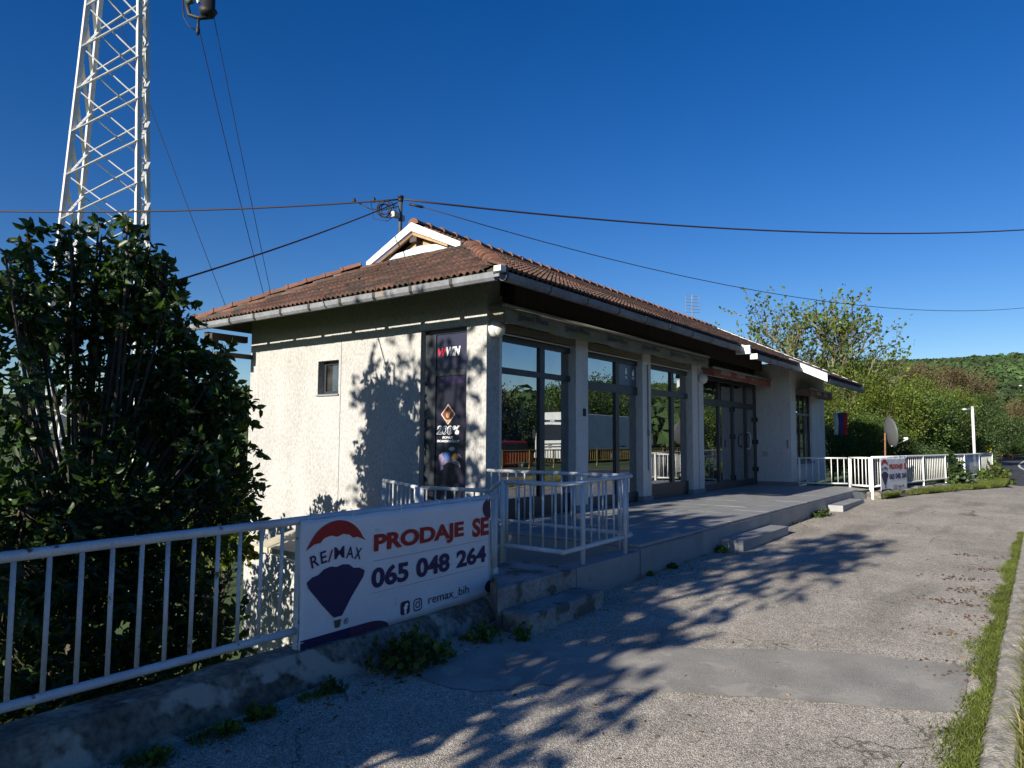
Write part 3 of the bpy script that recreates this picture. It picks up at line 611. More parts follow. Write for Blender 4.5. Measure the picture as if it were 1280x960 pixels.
# poster window in the left wall
pw = link('side_window', None, B)
XP = 7.86
for a, b, c, d in ((6.645, 6.70, -.14, 2.84), (7.345, 7.40, -.14, 2.84), (6.70, 7.345, 2.78, 2.84), (6.70, 7.345, 2.145, 2.235)): BB().box((XP-.03, a, c), (XP+.03, b, d)).ob('frame', FRAME, pw)
BB().box((XP-.03, 7.40, -.14), (XP+.03, 7.565, 2.84)).ob('frame', FRAME, pw)
BB().box((XP, 6.70, -.14), (XP+.01, 7.345, 2.145)).box((XP, 6.70, 2.235), (XP+.01, 7.345, 2.78)).ob('pane', GLASSD, pw)

# posters on the side window
def poster_root(lab): return thing('window_poster', lab, 'poster', (XP-.012, 7.345, 0))
def yz(root, name, pts, mat, d):   # pts in (u to the right as read, z); u measured from y=7.345 toward -Y
    MB().prism([(-d, -u, z) for u, z in pts], (.001, 0, 0)).ob(name, mat, root)
def ptxt(root, s, u0, u1, z0, h, mat, d, bold=.03, shear=.2):
    me = text_mesh(s, mat, u1-u0, h, bold, shear, .0006); link('lettering', me, root, loc=(-d, -u0, z0), rot=FL)
PB = flat('poster_night_blue', (.006, .006, .018), .4, .3); PB2 = flat('poster_slate_blue', (.018, .019, .045), .4, .1); PBV = flat('poster_violet', (.022, .012, .05), .4)
r1 = poster_root('small dark blue window sticker with red and white lettering, above the transom')
yz(r1, 'poster_sheet', [(.005, 2.24), (.64, 2.24), (.64, 2.775), (.005, 2.775)], PB2, .000)
ptxt(r1, 'W', .03, .215, 2.445, .125, flat('poster_red', (.6, .03, .06)), .004, .04, .25); ptxt(r1, 'WIN', .20, .48, 2.44, .14, WHITE, .004, .04, .25)
r2 = poster_root('tall dark poster with a jockey and white bonus lettering in the side window')
yz(r2, 'poster_sheet', [(.005, -.13), (.64, -.13), (.64, 2.14), (.005, 2.14)], PB, .000)
yz(r2, 'poster_glow', [(.01, 2.0), (.635, 2.03), (.635, 2.135), (.01, 2.135)], PBV, .0025)
EM = lambda P: [((u-.32)*.95+.25, (z-1.49)*.74+1.565) for u, z in P]
yz(r2, 'emblem_edge', EM([(.17, 1.49), (.32, 1.70), (.47, 1.49), (.32, 1.28)]), flat('emblem_white', (.55, .5, .45)), .0025)
yz(r2, 'emblem', EM([(.19, 1.49), (.32, 1.67), (.45, 1.49), (.32, 1.31)]), flat('emblem_red', (.16, .03, .02)), .004)
yz(r2, 'emblem_crest', EM([(.28, 1.54), (.30, 1.50), (.32, 1.55), (.34, 1.50), (.36, 1.54), (.355, 1.44), (.32, 1.41), (.285, 1.44)]), flat('emblem_gold', (.5, .36, .16)), .0055)
yz(r2, 'emblem_ribbon', EM([(.24, 1.40), (.32, 1.37), (.40, 1.40), (.40, 1.375), (.32, 1.345), (.24, 1.375)]), flat('emblem_gold', (.5, .36, .16)), .0055)
ptxt(r2, '200%', .02, .49, 1.262, .135, WHITE, .003, .055, .15); ptxt(r2, '200', .045, .335, 1.275, .108, NAVY, .005, .0, .15)
ptxt(r2, 'BONUS', .14, .36, 1.203, .036, WHITE, .003, .03, .2); ptxt(r2, 'DOBRODOŠLICE', .03, .475, 1.148, .044, WHITE, .003, .03, .2)
jk = [('horse', [(.06, .62), (.10, .72), (.2, .74), (.3, .66), (.40, .70), (.45, .76), (.49, .74), (.53, .66), (.49, .67), (.44, .62), (.40, .55), (.50, .48), (.48, .46), (.36, .52), (.26, .54), (.17, .46), (.13, .34), (.09, .33), (.11, .46), (.08, .54)], (.16, .14, .2), .003),
      ('jockey_coat', [(.14, .73), (.2, .80), (.3, .78), (.33, .66), (.27, .56), (.2, .60)], (.07, .14, .36), .005),
      ('jockey_leg', [(.08, .70), (.15, .78), (.19, .68), (.15, .5), (.17, .38), (.12, .33), (.09, .5)], (.32, .24, .36), .0045),
      ('jockey_helmet', [(.27, .86), (.30, .91), (.36, .92), (.40, .88), (.37, .83), (.31, .82)], (.5, .5, .56), .005),
      ('jockey_sleeve', [(.33, .66), (.36, .74), (.42, .76), (.45, .68), (.42, .6), (.36, .6)], (.40, .22, .03), .006),
      ('rein', [(.36, .60), (.42, .56), (.47, .5), (.49, .42), (.51, .43), (.49, .54), (.43, .59)], (.5, .48, .48), .0045)]
for n_, pts, c_, d_ in jk: yz(r2, n_, [(u, z*.60+.53) for u, z in pts], flat('poster_'+n_, c_), d_)
# sticker on the shop door glass
ds = thing('window_poster', 'blue sheet with two small white symbols inside the glass above the middle shop door', 'poster', (11.87, YG-.012, 2.24))
MB().box((.005, .004, .005), (.835, .006, .415)).ob('poster_sheet', flat('sticker_blue', (.075, .10, .17), .3), ds)
sy = MB()
sy.sphere((.33, .002, .27), .035, 10, 8, (1, .05, 1.3)); sy.sphere((.33, .002, .33), .022, 8, 6, (1, .06, 1)); sy.sphere((.62, .002, .255), .038, 10, 8, (1, .05, 1.3)); sy.sphere((.63, .002, .315), .02, 8, 6, (1, .06, 1))
sy.box((.29, .001, .17), (.37, .003, .185)); sy.box((.30, .001, .145), (.36, .003, .158)); sy.box((.56, .001, .17), (.68, .003, .182)); sy.box((.58, .001, .15), (.66, .003, .16))
sy.ob('symbol', WHITE, ds)

# wall lamps
for i, (x, y, z) in enumerate(((7.90, 6.19, 2.78), (15.60, 6.20, 2.62))):
    lm = link('wall_lamp', None, B)
    BB().sphere((x, y, z), .115, 18, 12, (1, .75, 1)).ob('lamp_shade', M('opal_lamp', (.62, .61, .56), .35, .08, 6), lm, True)
    BB().tube([(x-.02, y+.09, z), (x-.02, y-.01, z)], .125, 20).ob('lamp_ring', METALW if i == 0 else PLASTER, lm, True)
# awnings
def awning(x0, x1, y, z0, z1, mat, words, txtm, drop=.0, bar=METALW):
    aw = link('awning', None, B)
    mb = BB(); n = 60
    for i in range(n+1):
        x = x0+(x1-x0)*i/n
        for j in range(5):
            t = j/4; yy = y+.02*math.sin(i*.9+j)*t+.012*math.sin(i*2.1)*t
            mb.v.append((x+(.0), yy, z1-.03-(z1-.03-z0)*t+.012*math.sin(i*.37)*t))
    for i in range(n):
        for j in range(4): a = i*5+j; mb.f.append((a, a+1, a+6, a+5))
    o = mb.ob('valance', mat, aw, True); so_ = o.modifiers.new('t', 'SOLIDIFY'); so_.thickness = .004
    BB().tube([(x0-.05, y, z1), (x1+.02, y, z1)], .03, 10).ob('front_bar', M('awning_bar', (.24, .235, .215), .5, .15, 4), aw, True)
    BB().prism([(x0, y+.01, z1), (x0, y+.01, z0), (x0, 6.26, z1-.03), (x0, 6.26, z1)], (.01, 0, 0)).ob('end_flap', mat, aw)
    BB().prism([(x1, y+.01, z1), (x1, y+.01, z0), (x1, 6.26, z1-.03), (x1, 6.26, z1)], (.01, 0, 0)).ob('end_flap', mat, aw)
    BB().prism([(x0+.01, y+.02, z1+.01), (x1-.01, y+.02, z1+.01), (x1-.01, 6.26, z1+.03), (x0+.01, 6.26, z1+.03)], (0, 0, .01)).ob('canvas_top', mat, aw)
    for s, xa, w_, h_, sh in words:
        me = text_mesh(s, txtm, w_, h_, .03, sh, .001); link('lettering', me, aw, loc=(xa-BO.x, y-.035-BO.y, z0+.07), rot=FR)
    return aw
AT = flat('faded_black_print', (.035, .032, .03)); AT2 = flat('faded_print', (.15, .14, .11))
awning(7.74, 15.28, 5.95, 2.815, 3.075, AWN, [('Jelen Pivo', 8.02, .75, .12, -.1), ('Jelen Pivo', 9.28, .72, .12, 0), ('Jelen Pivo', 10.60, .72, .11, 0), ('Jelen Pivo', 11.95, .72, .11, 0), ('Jelen Pivo', 13.2, .72, .10, 0), ('Jelen Pivo', 14.3, .65, .09, 0)], AT)
awning(15.60, 19.78, 5.95, 2.66, 2.87, AWNR, [('IIIIIIIIIIII', 15.95, .62, .10, 0), ('IIIIIIIIIIII', 17.0, .6, .10, 0), ('III II', 18.1, .35, .07, 0)], flat('faded_pale_print', (.34, .24, .21)))
awning(20.4, 22.8, 5.05, 2.42, 2.64, M('faded_brown_awning_canvas', (.17, .11, .095), .9, .2, 3), [('IIIIIIII', 20.9, .45, .1, 0), ('IIIIIIII', 21.7, .4, .1, 0)], flat('faded_pale_print', (.34, .24, .21)))

# ------------------------------------------------------------------ roof
roof = link('roof', None, B)
XE, YE, ZE = 6.85, 5.37, 3.34         # eave corner (top of deck edge)
mS = (5.10-ZE-.02)/(9.03-YE)*1.0; mS = .475
ZR = ZE+mS*(9.03-YE)                    # ridge deck height
mL = .53
def zf(y): return ZE+mS*(y-YE)
def zl(x): return ZE+mL*(x-XE)
XG = 9.08                               # gablet plane
ZG = zl(XG); YG0 = YE+(ZG-ZE)/mS; YG1 = 18.06-YG0
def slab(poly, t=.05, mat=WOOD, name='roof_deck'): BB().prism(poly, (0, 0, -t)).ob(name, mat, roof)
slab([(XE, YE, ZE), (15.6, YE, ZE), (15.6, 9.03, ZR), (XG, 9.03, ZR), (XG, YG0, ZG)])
slab([(15.6, 5.10, zf(5.10)), (19.3, 5.10, zf(5.10)), (19.3, 9.03, ZR), (15.6, 9.03, ZR)])
slab([(19.3, 4.45, zf(4.45)), (23.85, 4.45, zf(4.45)), (23.85, 9.03, ZR), (19.3, 9.03, ZR)])
slab([(XE, YE, ZE), (XG, YG0, ZG), (XG, YG1, ZG), (XE, 12.69, ZE)])
slab([(XE, 12.69, ZE), (XG, YG1, ZG), (XG, 9.03, ZR), (23.85, 9.03, ZR), (23.85, 12.69, ZE)])
# tiles
def tile_geo():
    W, Ln, n = .222, .36, 10; V = []; F = []
    prof = [(0, .0), (.10, .012), (.2, .034), (.3, .036), (.42, .012), (.5, .004), (.6, .012), (.7, .034), (.82, .036), (.92, .012), (1.0, .0)]
    for j, v in enumerate((0., 1.)):
        for u, h in prof: V.append(((u-.5)*W, v*Ln, h+.028*(1-v)))
    k = len(prof)
    for u, h in prof: V.append(((u-.5)*W, 0, h-.002-.012))
    for i in range(k-1): F.append((i, i+1, k+i+1, k+i)); F.append((2*k+i, 2*k+i+1, i+1, i))
    return V, F
TV, TF = tile_geo(); TVn = np.array(TV)
tmesh = bpy.data.meshes.new('roof_tile'); tmesh.from_pydata(TV, [], TF); tmesh.materials.append(CLAY); tmesh.update()
tiles = []
camp = Vector((0, 0, EYE))
def lay(org, ux, uy, un, nu, nv, inside):
    for j in range(nv):
        for i in range(nu):
            u = .111+i*.2225; v = j*.322
            c = org+ux*u+uy*(v+.16)
            if not inside(c): continue
            p = org+ux*(u+random.uniform(-.003, .003))+uy*(v+random.uniform(-.007, .007))+un*(.004+random.uniform(0, .006))
            rz = random.uniform(-.012, .012)
            m3 = Matrix((ux, uy, un)).transposed() @ Matrix.Rotation(rz, 3, 'Z')
            tiles.append(((c-camp).length, p, m3))
af = math.atan(mS); al = math.atan(mL)
uyf = Vector((0, math.cos(af), math.sin(af))); unf = Vector((0, -math.sin(af), math.cos(af)))
hipy = lambda x: YE+(zl(x)-ZE)/mS
lay(Vector((XE, YE-.05, ZE-.02)), Vector((1, 0, 0)), uyf, unf, 40, 13, lambda c: c.x < 15.62 and c.y < 9.0 and (c.x > XG+.03 or c.y < hipy(c.x)-.02))
lay(Vector((15.63, 5.05, zf(5.10)-.02)), Vector((1, 0, 0)), uyf, unf, 17, 14, lambda c: c.x < 19.35 and c.y < 9.0)
lay(Vector((19.40, 4.40, zf(4.45)-.02)), Vector((1, 0, 0)), uyf, unf, 20, 16, lambda c: c.x < 23.9 and c.y < 9.0)
uyl = Vector((math.cos(al), 0, math.sin(al))); unl = Vector((-math.sin(al), 0, math.cos(al)))
lay(Vector((XE-.05, 12.69, ZE-.02)), Vector((0, -1, 0)), uyl, unl, 33, 9, lambda c: c.x < XG-.02 and hipy(c.x)+.02 < c.y < 18.06-hipy(c.x)-.02)
tiles.sort(key=lambda t: t[0])
for d_, p, m3 in tiles[:300]:
    link('roof_tile', tmesh, roof, loc=p-BO, rot=m3.to_euler())
V = []; F = []; Fq = np.array(TF)
for d_, p, m3 in tiles[300:]:
    A = np.array(m3); F.append(Fq+len(V)*len(TV)); V.append(TVn@A.T+np.array(p-BO))
far_tiles = link('roof_tiles_beyond', npmesh('roof_tiles_beyond', np.concatenate(V), np.concatenate(F), CLAY), roof, kind='stuff')
far_tiles.name = 'roof_tile_field'
# ridge and hip tiles
def ridge_geo(L=.40, r0=.115, r1=.095):
    mb = MB(); n = 8
    for j, (x, r) in enumerate(((0, r0*1.12), (.05, r0*1.12), (.055, r0), (L, r1))):
        for k in range(n+1):
            a = math.pi*k/n; mb.v.append((x, r*math.cos(a)*1.05, r*math.sin(a)*.85))
    for j in range(3):
        for k in range(n): q = j*(n+1)+k; mb.f.append((q, q+1, q+n+2, q+n+1))
    mb.f.append(tuple(range(n+1)))
    return mb.mesh('ridge_tile', CLAYR, False)
RM = ridge_geo()
def ridge_run(a, b, step_=.36, lift=.03):
    a = Vector(a); b = Vector(b); t = (b-a).normalized(); n = int((b-a).length/step_)
    y = Vector((0, 0, 1)).cross(t).normalized(); z = t.cross(y)
    for i in range(n):
        p = a+t*(i*step_)+z*(lift+random.uniform(-.006, .006)); m3 = Matrix((t, y, z)).transposed() @ Matrix.Rotation(random.uniform(-.03, .03), 3, 'Z')
        link('ridge_tile', RM, roof, loc=p-BO, rot=m3.to_euler())
ridge_run((XG-.12, 9.03, ZR), (23.9, 9.03, ZR)); ridge_run((XE+.12, YE+.12*mL/mS, ZE+.05), (XG+.1, YG0+.02, ZG+.03)); ridge_run((XE+.05, 12.66, ZE+.02), (XG-.05, YG1+.05, ZG))
# gablet
XW = XG-.06
_z = 0
PK = Vector((XW, 9.03, ZR+.03))
def gab(name, pts, x, d, mat): BB().prism([(x, y, z) for y, z in pts], (d, 0, 0)).ob(name, mat, roof)
hw = YG1-9.03+.02; zb = ZG-.02
gab('bargeboard', [(9.03, ZR+.05), (9.03, ZR-.11), (9.03-hw, zb-.05), (9.03-hw, zb+.07)], XW-.10, .04, METALW)
gab('bargeboard', [(9.03, ZR+.05), (9.03+hw, zb+.07), (9.03+hw, zb-.05), (9.03, ZR-.11)], XW-.102, .04, METALW)
gab('gablet_rafter', [(9.03, ZR-.12), (9.03, ZR-.18), (9.03-hw*.72, zb+.05), (9.03-hw*.72, zb+.11)], XW-.06, .05, WOODL)
gab('gablet_rafter', [(9.03, ZR-.12), (9.03+hw*.8, zb+.03), (9.03+hw*.8, zb-.03), (9.03, ZR-.18)], XW-.062, .05, M('brown_timber', (.16, .10, .06), .8, .2, 6))
gab('gablet_board', [(9.03-hw*.62, zb+.02), (9.03+hw*.62, zb+.02), (9.03+.1, ZR-.2), (9.03-.1, ZR-.2)], XW+.12, .03, WOODL)
gab('gablet_panel', [(9.03-hw*.96, zb+.0), (9.03+hw*.96, zb+.0), (9.03+hw*.62, zb+.12), (9.03-.1, zb+.20), (9.03-hw*.6, zb+.15)], XW+.02, .02, FIBRE)
gab('gablet_flashing', [(9.03-hw, zb-.03), (9.03+hw, zb-.03), (9.03+hw, zb+.035), (9.03-hw, zb+.035)], XW-.02, .03, METALW)
BB().box((XW-.04, 8.95, ZR-.30), (XW+.1, 9.12, ZR-.14)).ob('ridge_beam', WOOD, roof)
# gutters
def gutter(x0, y0, x1, y1, ztop, seg=1.0, out=(0, -1)):
    g = link('gutter', None, B); L = math.hypot(x1-x0, y1-y0); n = max(1, round(L/seg)); dx, dy = (x1-x0)/L, (y1-y0)/L
    prof = [(.115, .0), (.11, -.07), (.08, -.105), (.03, -.105), (.0, -.07), (-.005, .0)]
    for i in range(n):
        a = L*i/n+.004; b = L*(i+1)/n-.004; mb = BB(); dz = random.uniform(-.004, .004)
        for s in (a, b):
            for o, z in prof: mb.v.append((x0+dx*s+out[0]*o, y0+dy*s+out[1]*o, ztop+z+dz))
        q = len(prof)
        for k in range(q-1): mb.f.append((k, k+1, q+k+1, q+k))
        ob_ = mb.ob('gutter_segment', GUTTER, g); sm = ob_.modifiers.new('t', 'SOLIDIFY'); sm.thickness = .003
        mb = BB(); s = a+.003
        for w_ in (-.01, .042):
            for o, z in [(o_*1.08-.002, z_*1.08+.004) for o_, z_ in prof]: mb.v.append((x0+dx*(s+w_)+out[0]*o, y0+dy*(s+w_)+out[1]*o, ztop+z+dz))
        for k in range(q-1): mb.f.append((k, k+1, q+k+1, q+k))
        mb.ob('gutter_bracket', M('dark_gutter_strap', (.05, .046, .045), .5, .2, 5, metal=.3), g)
GZ = 3.272
gutter(XE-.02, YE-.02, 15.55, YE-.02, GZ+.0, .98)
gutter(15.62, 5.08, 19.26, 5.08, 3.105, .98)
gutter(19.34, 4.43, 23.85, 4.43, 2.79, .98)
gutter(XE-.02, 12.70, XE-.02, YE-.02, GZ-.001, .72, out=(-1, 0))
# corner flashing and white end pieces
BB().box((XE-.13, YE-.13, GZ-.0), (XE-.02, YE-.02, GZ+.07)).ob('corner_cap', METALW, roof)
BB().box((15.54, 5.10, 3.12), (15.62, 5.42, 3.31)).prism([(15.50, 5.38, 3.34), (15.9, 5.38, 3.34), (15.75, 5.10, 3.26), (15.52, 5.10, 3.26)], (0, 0, .02)).box((15.60, 4.96, 3.0), (15.63, 5.12, 3.12)).ob('gutter_end_cap', METALW, roof)
BB().prism([(19.27, 5.14, zf(5.14)+.05), (19.27, 4.36, zf(4.36)+.05), (19.27, 4.36, zf(4.36)-.14), (19.27, 5.14, zf(5.14)-.13)], (.035, 0, 0)).prism([(19.26, 5.3, zf(5.3)+.05), (19.26, 4.36, zf(4.36)+.05), (19.55, 4.36, zf(4.36)+.06), (19.40, 5.3, zf(5.3)+.07)], (0, 0, .02)).ob('verge_flashing', METALW, roof)
BB().prism([(23.88, 4.38, zf(4.38)+.04), (23.88, 9.03, ZR+.06), (23.88, 9.03, ZR-.10), (23.88, 4.38, zf(4.38)-.12)], (.03, 0, 0)).prism([(23.80, 4.38, zf(4.38)+.055), (23.80, 9.03, ZR+.075), (23.90, 9.03, ZR+.075), (23.90, 4.38, zf(4.38)+.055)], (0, 0, .02)).ob('verge_flashing', METALW, roof)
# rafters and eave boards
for i in range(25):
    x = 8.0+i*.62
    y0 = YE+.04 if x < 15.5 else (5.14 if x < 19.3 else 4.5)
    y9 = min(7.6, hipy(x)-.15 if x < XG else 7.6); BB().beam((x, y0, zf(y0)-.10), (x, y9, zf(y9)-.10), .08, .10).ob('rafter', WOOD, roof)
for i in range(9):
    y = 6.0+i*.8
    if 6.8 < 14: BB().beam((XE+.04, y, zl(XE+.04)-.10), (7.72, y, zl(7.72)-.10), .09, .10).ob('rafter', WOOD, roof)
for i in range(18): BB().box((7.8+.62*i-.2, 5.9, 3.16+random.uniform(0, .006)), (7.8+.62*i+.40, 6.9, 3.18)) if False else None
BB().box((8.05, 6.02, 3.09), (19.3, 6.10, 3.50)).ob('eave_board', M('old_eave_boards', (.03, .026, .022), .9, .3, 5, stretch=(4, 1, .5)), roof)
BB().box((XE+.05, 12.2, 3.02), (7.72, 12.32, 3.14)).box((XE+.02, 12.0, 2.86), (7.0, 12.12, 3.1)).box((7.0, 12.05, 2.70), (7.9, 12.15, 2.78)).ob('eave_bracket', WOOD, roof)
# canvas canopy low on the left wall
cp = thing('canopy', 'cream canvas canopy low on the left wall, behind the near railing', 'canopy', (7.72, 10.0, -.25))
MB().prism([(0, .05, 0), (-1.13, .08, -.27), (-1.13, -2.6, -.27), (0, -2.6, 0)], (0, 0, .02)).prism([(-1.13, .08, -.27), (-1.13, -2.6, -.27), (-1.13, -2.6, -.33), (-1.13, .08, -.33)], (.01, 0, 0)).ob('canvas', M('cream_canvas', (.42, .38, .29), .85, .15, 4), cp)
MB().tube([(-1.12, .06, -.28), (0, .06, -.75)], .012, 6).ob('support_arm', METALW, cp)
# mast on the roof with cables
ms = thing('service_mast', 'dark steel service mast on the roof with coiled cables and insulators', 'mast', (9.3, 9.71, 4.65))
MX, MY = 9.3, 9.71
MB().tube([(0, 0, 0), (0, 0, 1.18)], .037, 10).ob('pole', M('dark_steel', (.05, .05, .055), .6, .2, 5), ms, True)
MO = .2
MB().sphere((0, 0, 1.2), .065, 10, 6, (1, 1, .5)).tube([(0, 0, 1.1), (0, 0, 1.17)], .05, 10).ob('pole_cap', BLACK, ms, True)
MB().box((-.20, -.04, .76), (-.04, .05, .87)).box((.03, -.03, .74), (.10, .04, .85)).ob('junction_box', M('pale_ceramic', (.5, .47, .4), .5), ms, bevel=.01)
mb = MB()
fwv = Vector((.5, -.86, 0)).normalized()
for k in range(7):
    c_ = Vector((-.22+random.uniform(-.08, .08), .17+random.uniform(-.08, .08), .96+random.uniform(-.06, .06))); rr_ = random.uniform(.09, .17)
    pts = [c_+Vector((-.55*math.cos(a)*rr_, .8*math.cos(a)*rr_, math.sin(a)*rr_)) for a in np.linspace(0, 6.6, 18)]
    mb.tube(pts, .009, 5)
mb.tube([(-.5, .7, 1.11), (-.35, .5, .97), (-.2, .3, .94), (0, 0, 1.02)], .01, 5); mb.tube([(-.33, .48, 1.12), (-.3, .42, .77), (-.15, .2, .72), (0, 0, .92)], .008, 5)
mb.ob('cable_coil', BLACK, ms, True)
mb = MB()
for a in ((-.52, .74, 1.13), (-.30, .42, 1.14)): mb.sphere(a, .035, 8, 6, (1, 1, 1.6))
mb.tube([(.10, -.13, 1.06), (.26, -.34, 1.00)], .025, 6); mb.ob('insulator', BLACK, ms, True)
# aerial
ae = thing('roof_aerial', 'small grid television aerial on the roof ridge', 'aerial', (22.0, 9.1, 5.0))
mb = MB(); mb.tube([(0, 0, 0), (0, 0, 1.0)], .02, 6)
mb.ob('pole', GUTTER, ae)
mb = MB()
for k in range(6): mb.tube([(-.22, .16, .42+k*.11), (.22, -.16, .42+k*.11)], .009, 4)
for s in (-1, 1): mb.tube([(s*.2, -s*.15, .4), (s*.2, -s*.15, 1.0)], .009, 4)
mb.ob('grid', GUTTER, ae)
# ------------------------------------------------------------------ overhead cables
def cable(a, b, sag, r, name, lab, n=24, grp=None):
    a = Vector(a); b = Vector(b); pts = []
    for i in range(n+1):
        t = i/n; p = a.lerp(b, t); p.z -= sag*4*t*(1-t); pts.append(p)
    MB().tube(pts, r, 6).ob(name, WIREM, None, True, label=lab, cat='cable', group=grp)
mtop = Vector((MX, MY, 5.78))
cable(_at(-160, 259, 13), mtop+Vector((-.02, .03, .02)), .16, .016, 'power_cable', 'thick cable running level from the left edge to the roof mast')
cable(_at(190, 360, 8.2), mtop+Vector((-.05, .05, -.05)), .06, .013, 'power_cable', 'cable sloping up to the roof mast from behind the dark tree', 20)
cable(mtop+Vector((.04, -.05, .02)), (27.9, -1.0, 7.98), .42, .019, 'power_cable', 'thick cable running right from the roof mast across the sky')
cable(mtop+Vector((.25, -.33, -.12)), (40.5, -3.2, 8.0), 1.5, .009, 'power_cable', 'thin cable dropping right from the roof mast behind the leafy tree top')
cable((11.37, 21.48, 14.65), (17.545, 26.58, 7.2), .12, .014, 'guy_wire', 'left wire of the close pair hanging from the dark insulator')
cable((11.64, 21.12, 15.2), (17.73, 26.33, 7.2), .1, .012, 'guy_wire', 'right wire of the close pair above the roof')
cable((10.6, 27.2, 18.5), (16.6, 27.83, 6.6), .1, .013, 'guy_wire', 'single thin wire running from the lattice tower down to the roof')
# ------------------------------------------------------------------ lattice tower
tw = thing('lattice_tower', 'tall white steel lattice tower behind the dark tree', 'tower', tuple(RT*-13.73+FW*23.365+Vector((0, 0, -4))))
O_ = Vector(tw.location)
def corner(i, z):
    w_ = 2.14-(z-8.3)*.082; w_ = max(w_, .5)
    a = (RT*.943+FW*.331)*w_/2; b = (RT*-.331+FW*.943)*w_/2
    s = [(-1, -1), (1, -1), (1, 1), (-1, 1)][i]
    return RT*-13.73+FW*23.365+a*s[0]+b*s[1]+Vector((0, 0, z))-O_
ZT = 21.5
for i in range(4):
    MB().beam(corner(i, -4), corner(i, ZT), .145, .145).ob('leg', TOWERM, tw)
dm = MB(); z = -4.0+.35; lev = []
while z < ZT-1.4:
    lev.append(z); z += 1.47
for z in lev:
    for i in range(4):
        j = (i+1) % 4
        off = (corner(i, z)+corner(j, z))/2-(corner(0, z)+corner(2, z))/2; off = off.normalized()*.06; off.z = 0
        MB().beam(corner(i, z)+off, corner(j, z+1.47)+off, .10, .03, (0, 0, 1)).ob('brace', TOWERM, tw)
        MB().beam(corner(j, z)-off*.3, corner(i, z+1.47)-off*.3, .085, .03, (0, 0, 1)).ob('brace', TOWERM, tw)
dr = thing('insulator_bracket', 'dark insulator drum hanging from a bracket at the top edge', 'insulator', (11.4, 21.5, 15.0))
mb = MB(); mb.tube([RT*-.45+Vector((0, 0, .55)), RT*-.3+Vector((0, 0, -.02)), RT*0+Vector((0, 0, -.12)), RT*.3+Vector((0, 0, -.1))], .07, 8)
mb.tube([RT*.3+Vector((0, 0, -.05)), RT*.3+Vector((0, 0, .12)), RT*.3+Vector((0, 0, .14)), RT*.3+Vector((0, 0, .9))], [.2, .3, .22, .22], 14); mb.tube([(0, 0, -.1), (0, 0, -.7)], .045, 8); mb.sphere((0, 0, -.55), .07, 8, 6, (1, 1, 2))
mb.tube([RT*-.55+Vector((0, 0, .6)), RT*-.48+Vector((0, 0, -.1)), RT*-.3+Vector((0, 0, -.4)), RT*-.05+Vector((0, 0, -.55))], .02, 6)
mb.ob('drum', BLACK, dr, True)
MB().tube([RT*-.4+Vector((0, 0, .45)), RT*-.2+Vector((0, 0, .5))], .12, 14).ob('dish', M('green_enamel', (.08, .14, .11), .4), dr, True)
MB().beam((0, 0, .4), corner(2, 19.5)+O_-Vector((11.4, 21.5, 15.0)), .08, .08).ob('bracket_arm', TOWERM, dr)

# ------------------------------------------------------------------ measured positions: a viewing direction and a distance give a place
def at(px, py, D):
    d = _right*((px-640)/880.226)+_down*((py-480)/880.226)+_fwd
    t = D/(d.x*FW.x+d.y*FW.y); return Vector((0, 0, EYE))+d*t

# ------------------------------------------------------------------ foliage helpers
def unit(a): return a/np.maximum(np.linalg.norm(a, axis=1, keepdims=True), 1e-9)
def leaf_mesh(name, P, D, size, mat, shape='hex', wid=.42, jitter=.35, fold=.25):
    n = len(P); D = unit(D); s = size*(1+RNG.uniform(-jitter, jitter, n))[:, None]
    N = unit(np.cross(D, unit(RNG.normal(size=(n, 3))))); S = np.cross(D, N)
    def pt(a, b, c): return P+D*s*a+S*s*b+N*s*c
    if shape == 'hex':
        V = np.stack([pt(0, 0, 0), pt(.3, wid*.85, fold*.5), pt(.68, wid*.7, fold*.45), pt(1, 0, -.08), pt(.68, -wid*.7, fold*.45), pt(.3, -wid*.85, fold*.5)], 1).reshape(-1, 3)
        b = np.arange(n)[:, None]*6; F = np.concatenate([b+np.array([[0, 1, 2, 3]]), b+np.array([[0, 3, 4, 5]])])
    else:
        V = np.stack([pt(0, 0, 0), pt(.5, wid, fold*.5), pt(1, 0, 0), pt(.5, -wid, 0)], 1).reshape(-1, 3)
        F = np.arange(n)[:, None]*4+np.array([[0, 1, 2, 3]])
    return npmesh(name, V, F, mat)
def sprigs(P, D, n_leaf, length, spread=.9, droop=.0):
    """leaves set along twigs: returns leaf bases and directions"""
    D = unit(D); m_ = len(P); t = np.tile(np.linspace(.15, 1, n_leaf), m_); PP = np.repeat(P, n_leaf, 0); DD = np.repeat(D, n_leaf, 0)
    pos = PP+DD*t[:, None]*length+RNG.normal(size=PP.shape)*length*.04; pos[:, 2] -= droop*t*t*length
    dir_ = unit(DD*.7+RNG.normal(size=PP.shape)*spread); dir_[:, 2] -= droop*.8
    return pos, dir_
def in_lobes(lobes, n, shell=.45):
    L = np.array(lobes); wgt = L[:, 3]**2; pick = RNG.choice(len(L), n, p=wgt/wgt.sum())
    d = unit(RNG.normal(size=(n, 3))); r = (shell+(1-shell)*RNG.random(n)**.6)*L[pick, 3]
    return L[pick, :3]+d*r[:, None], d, pick
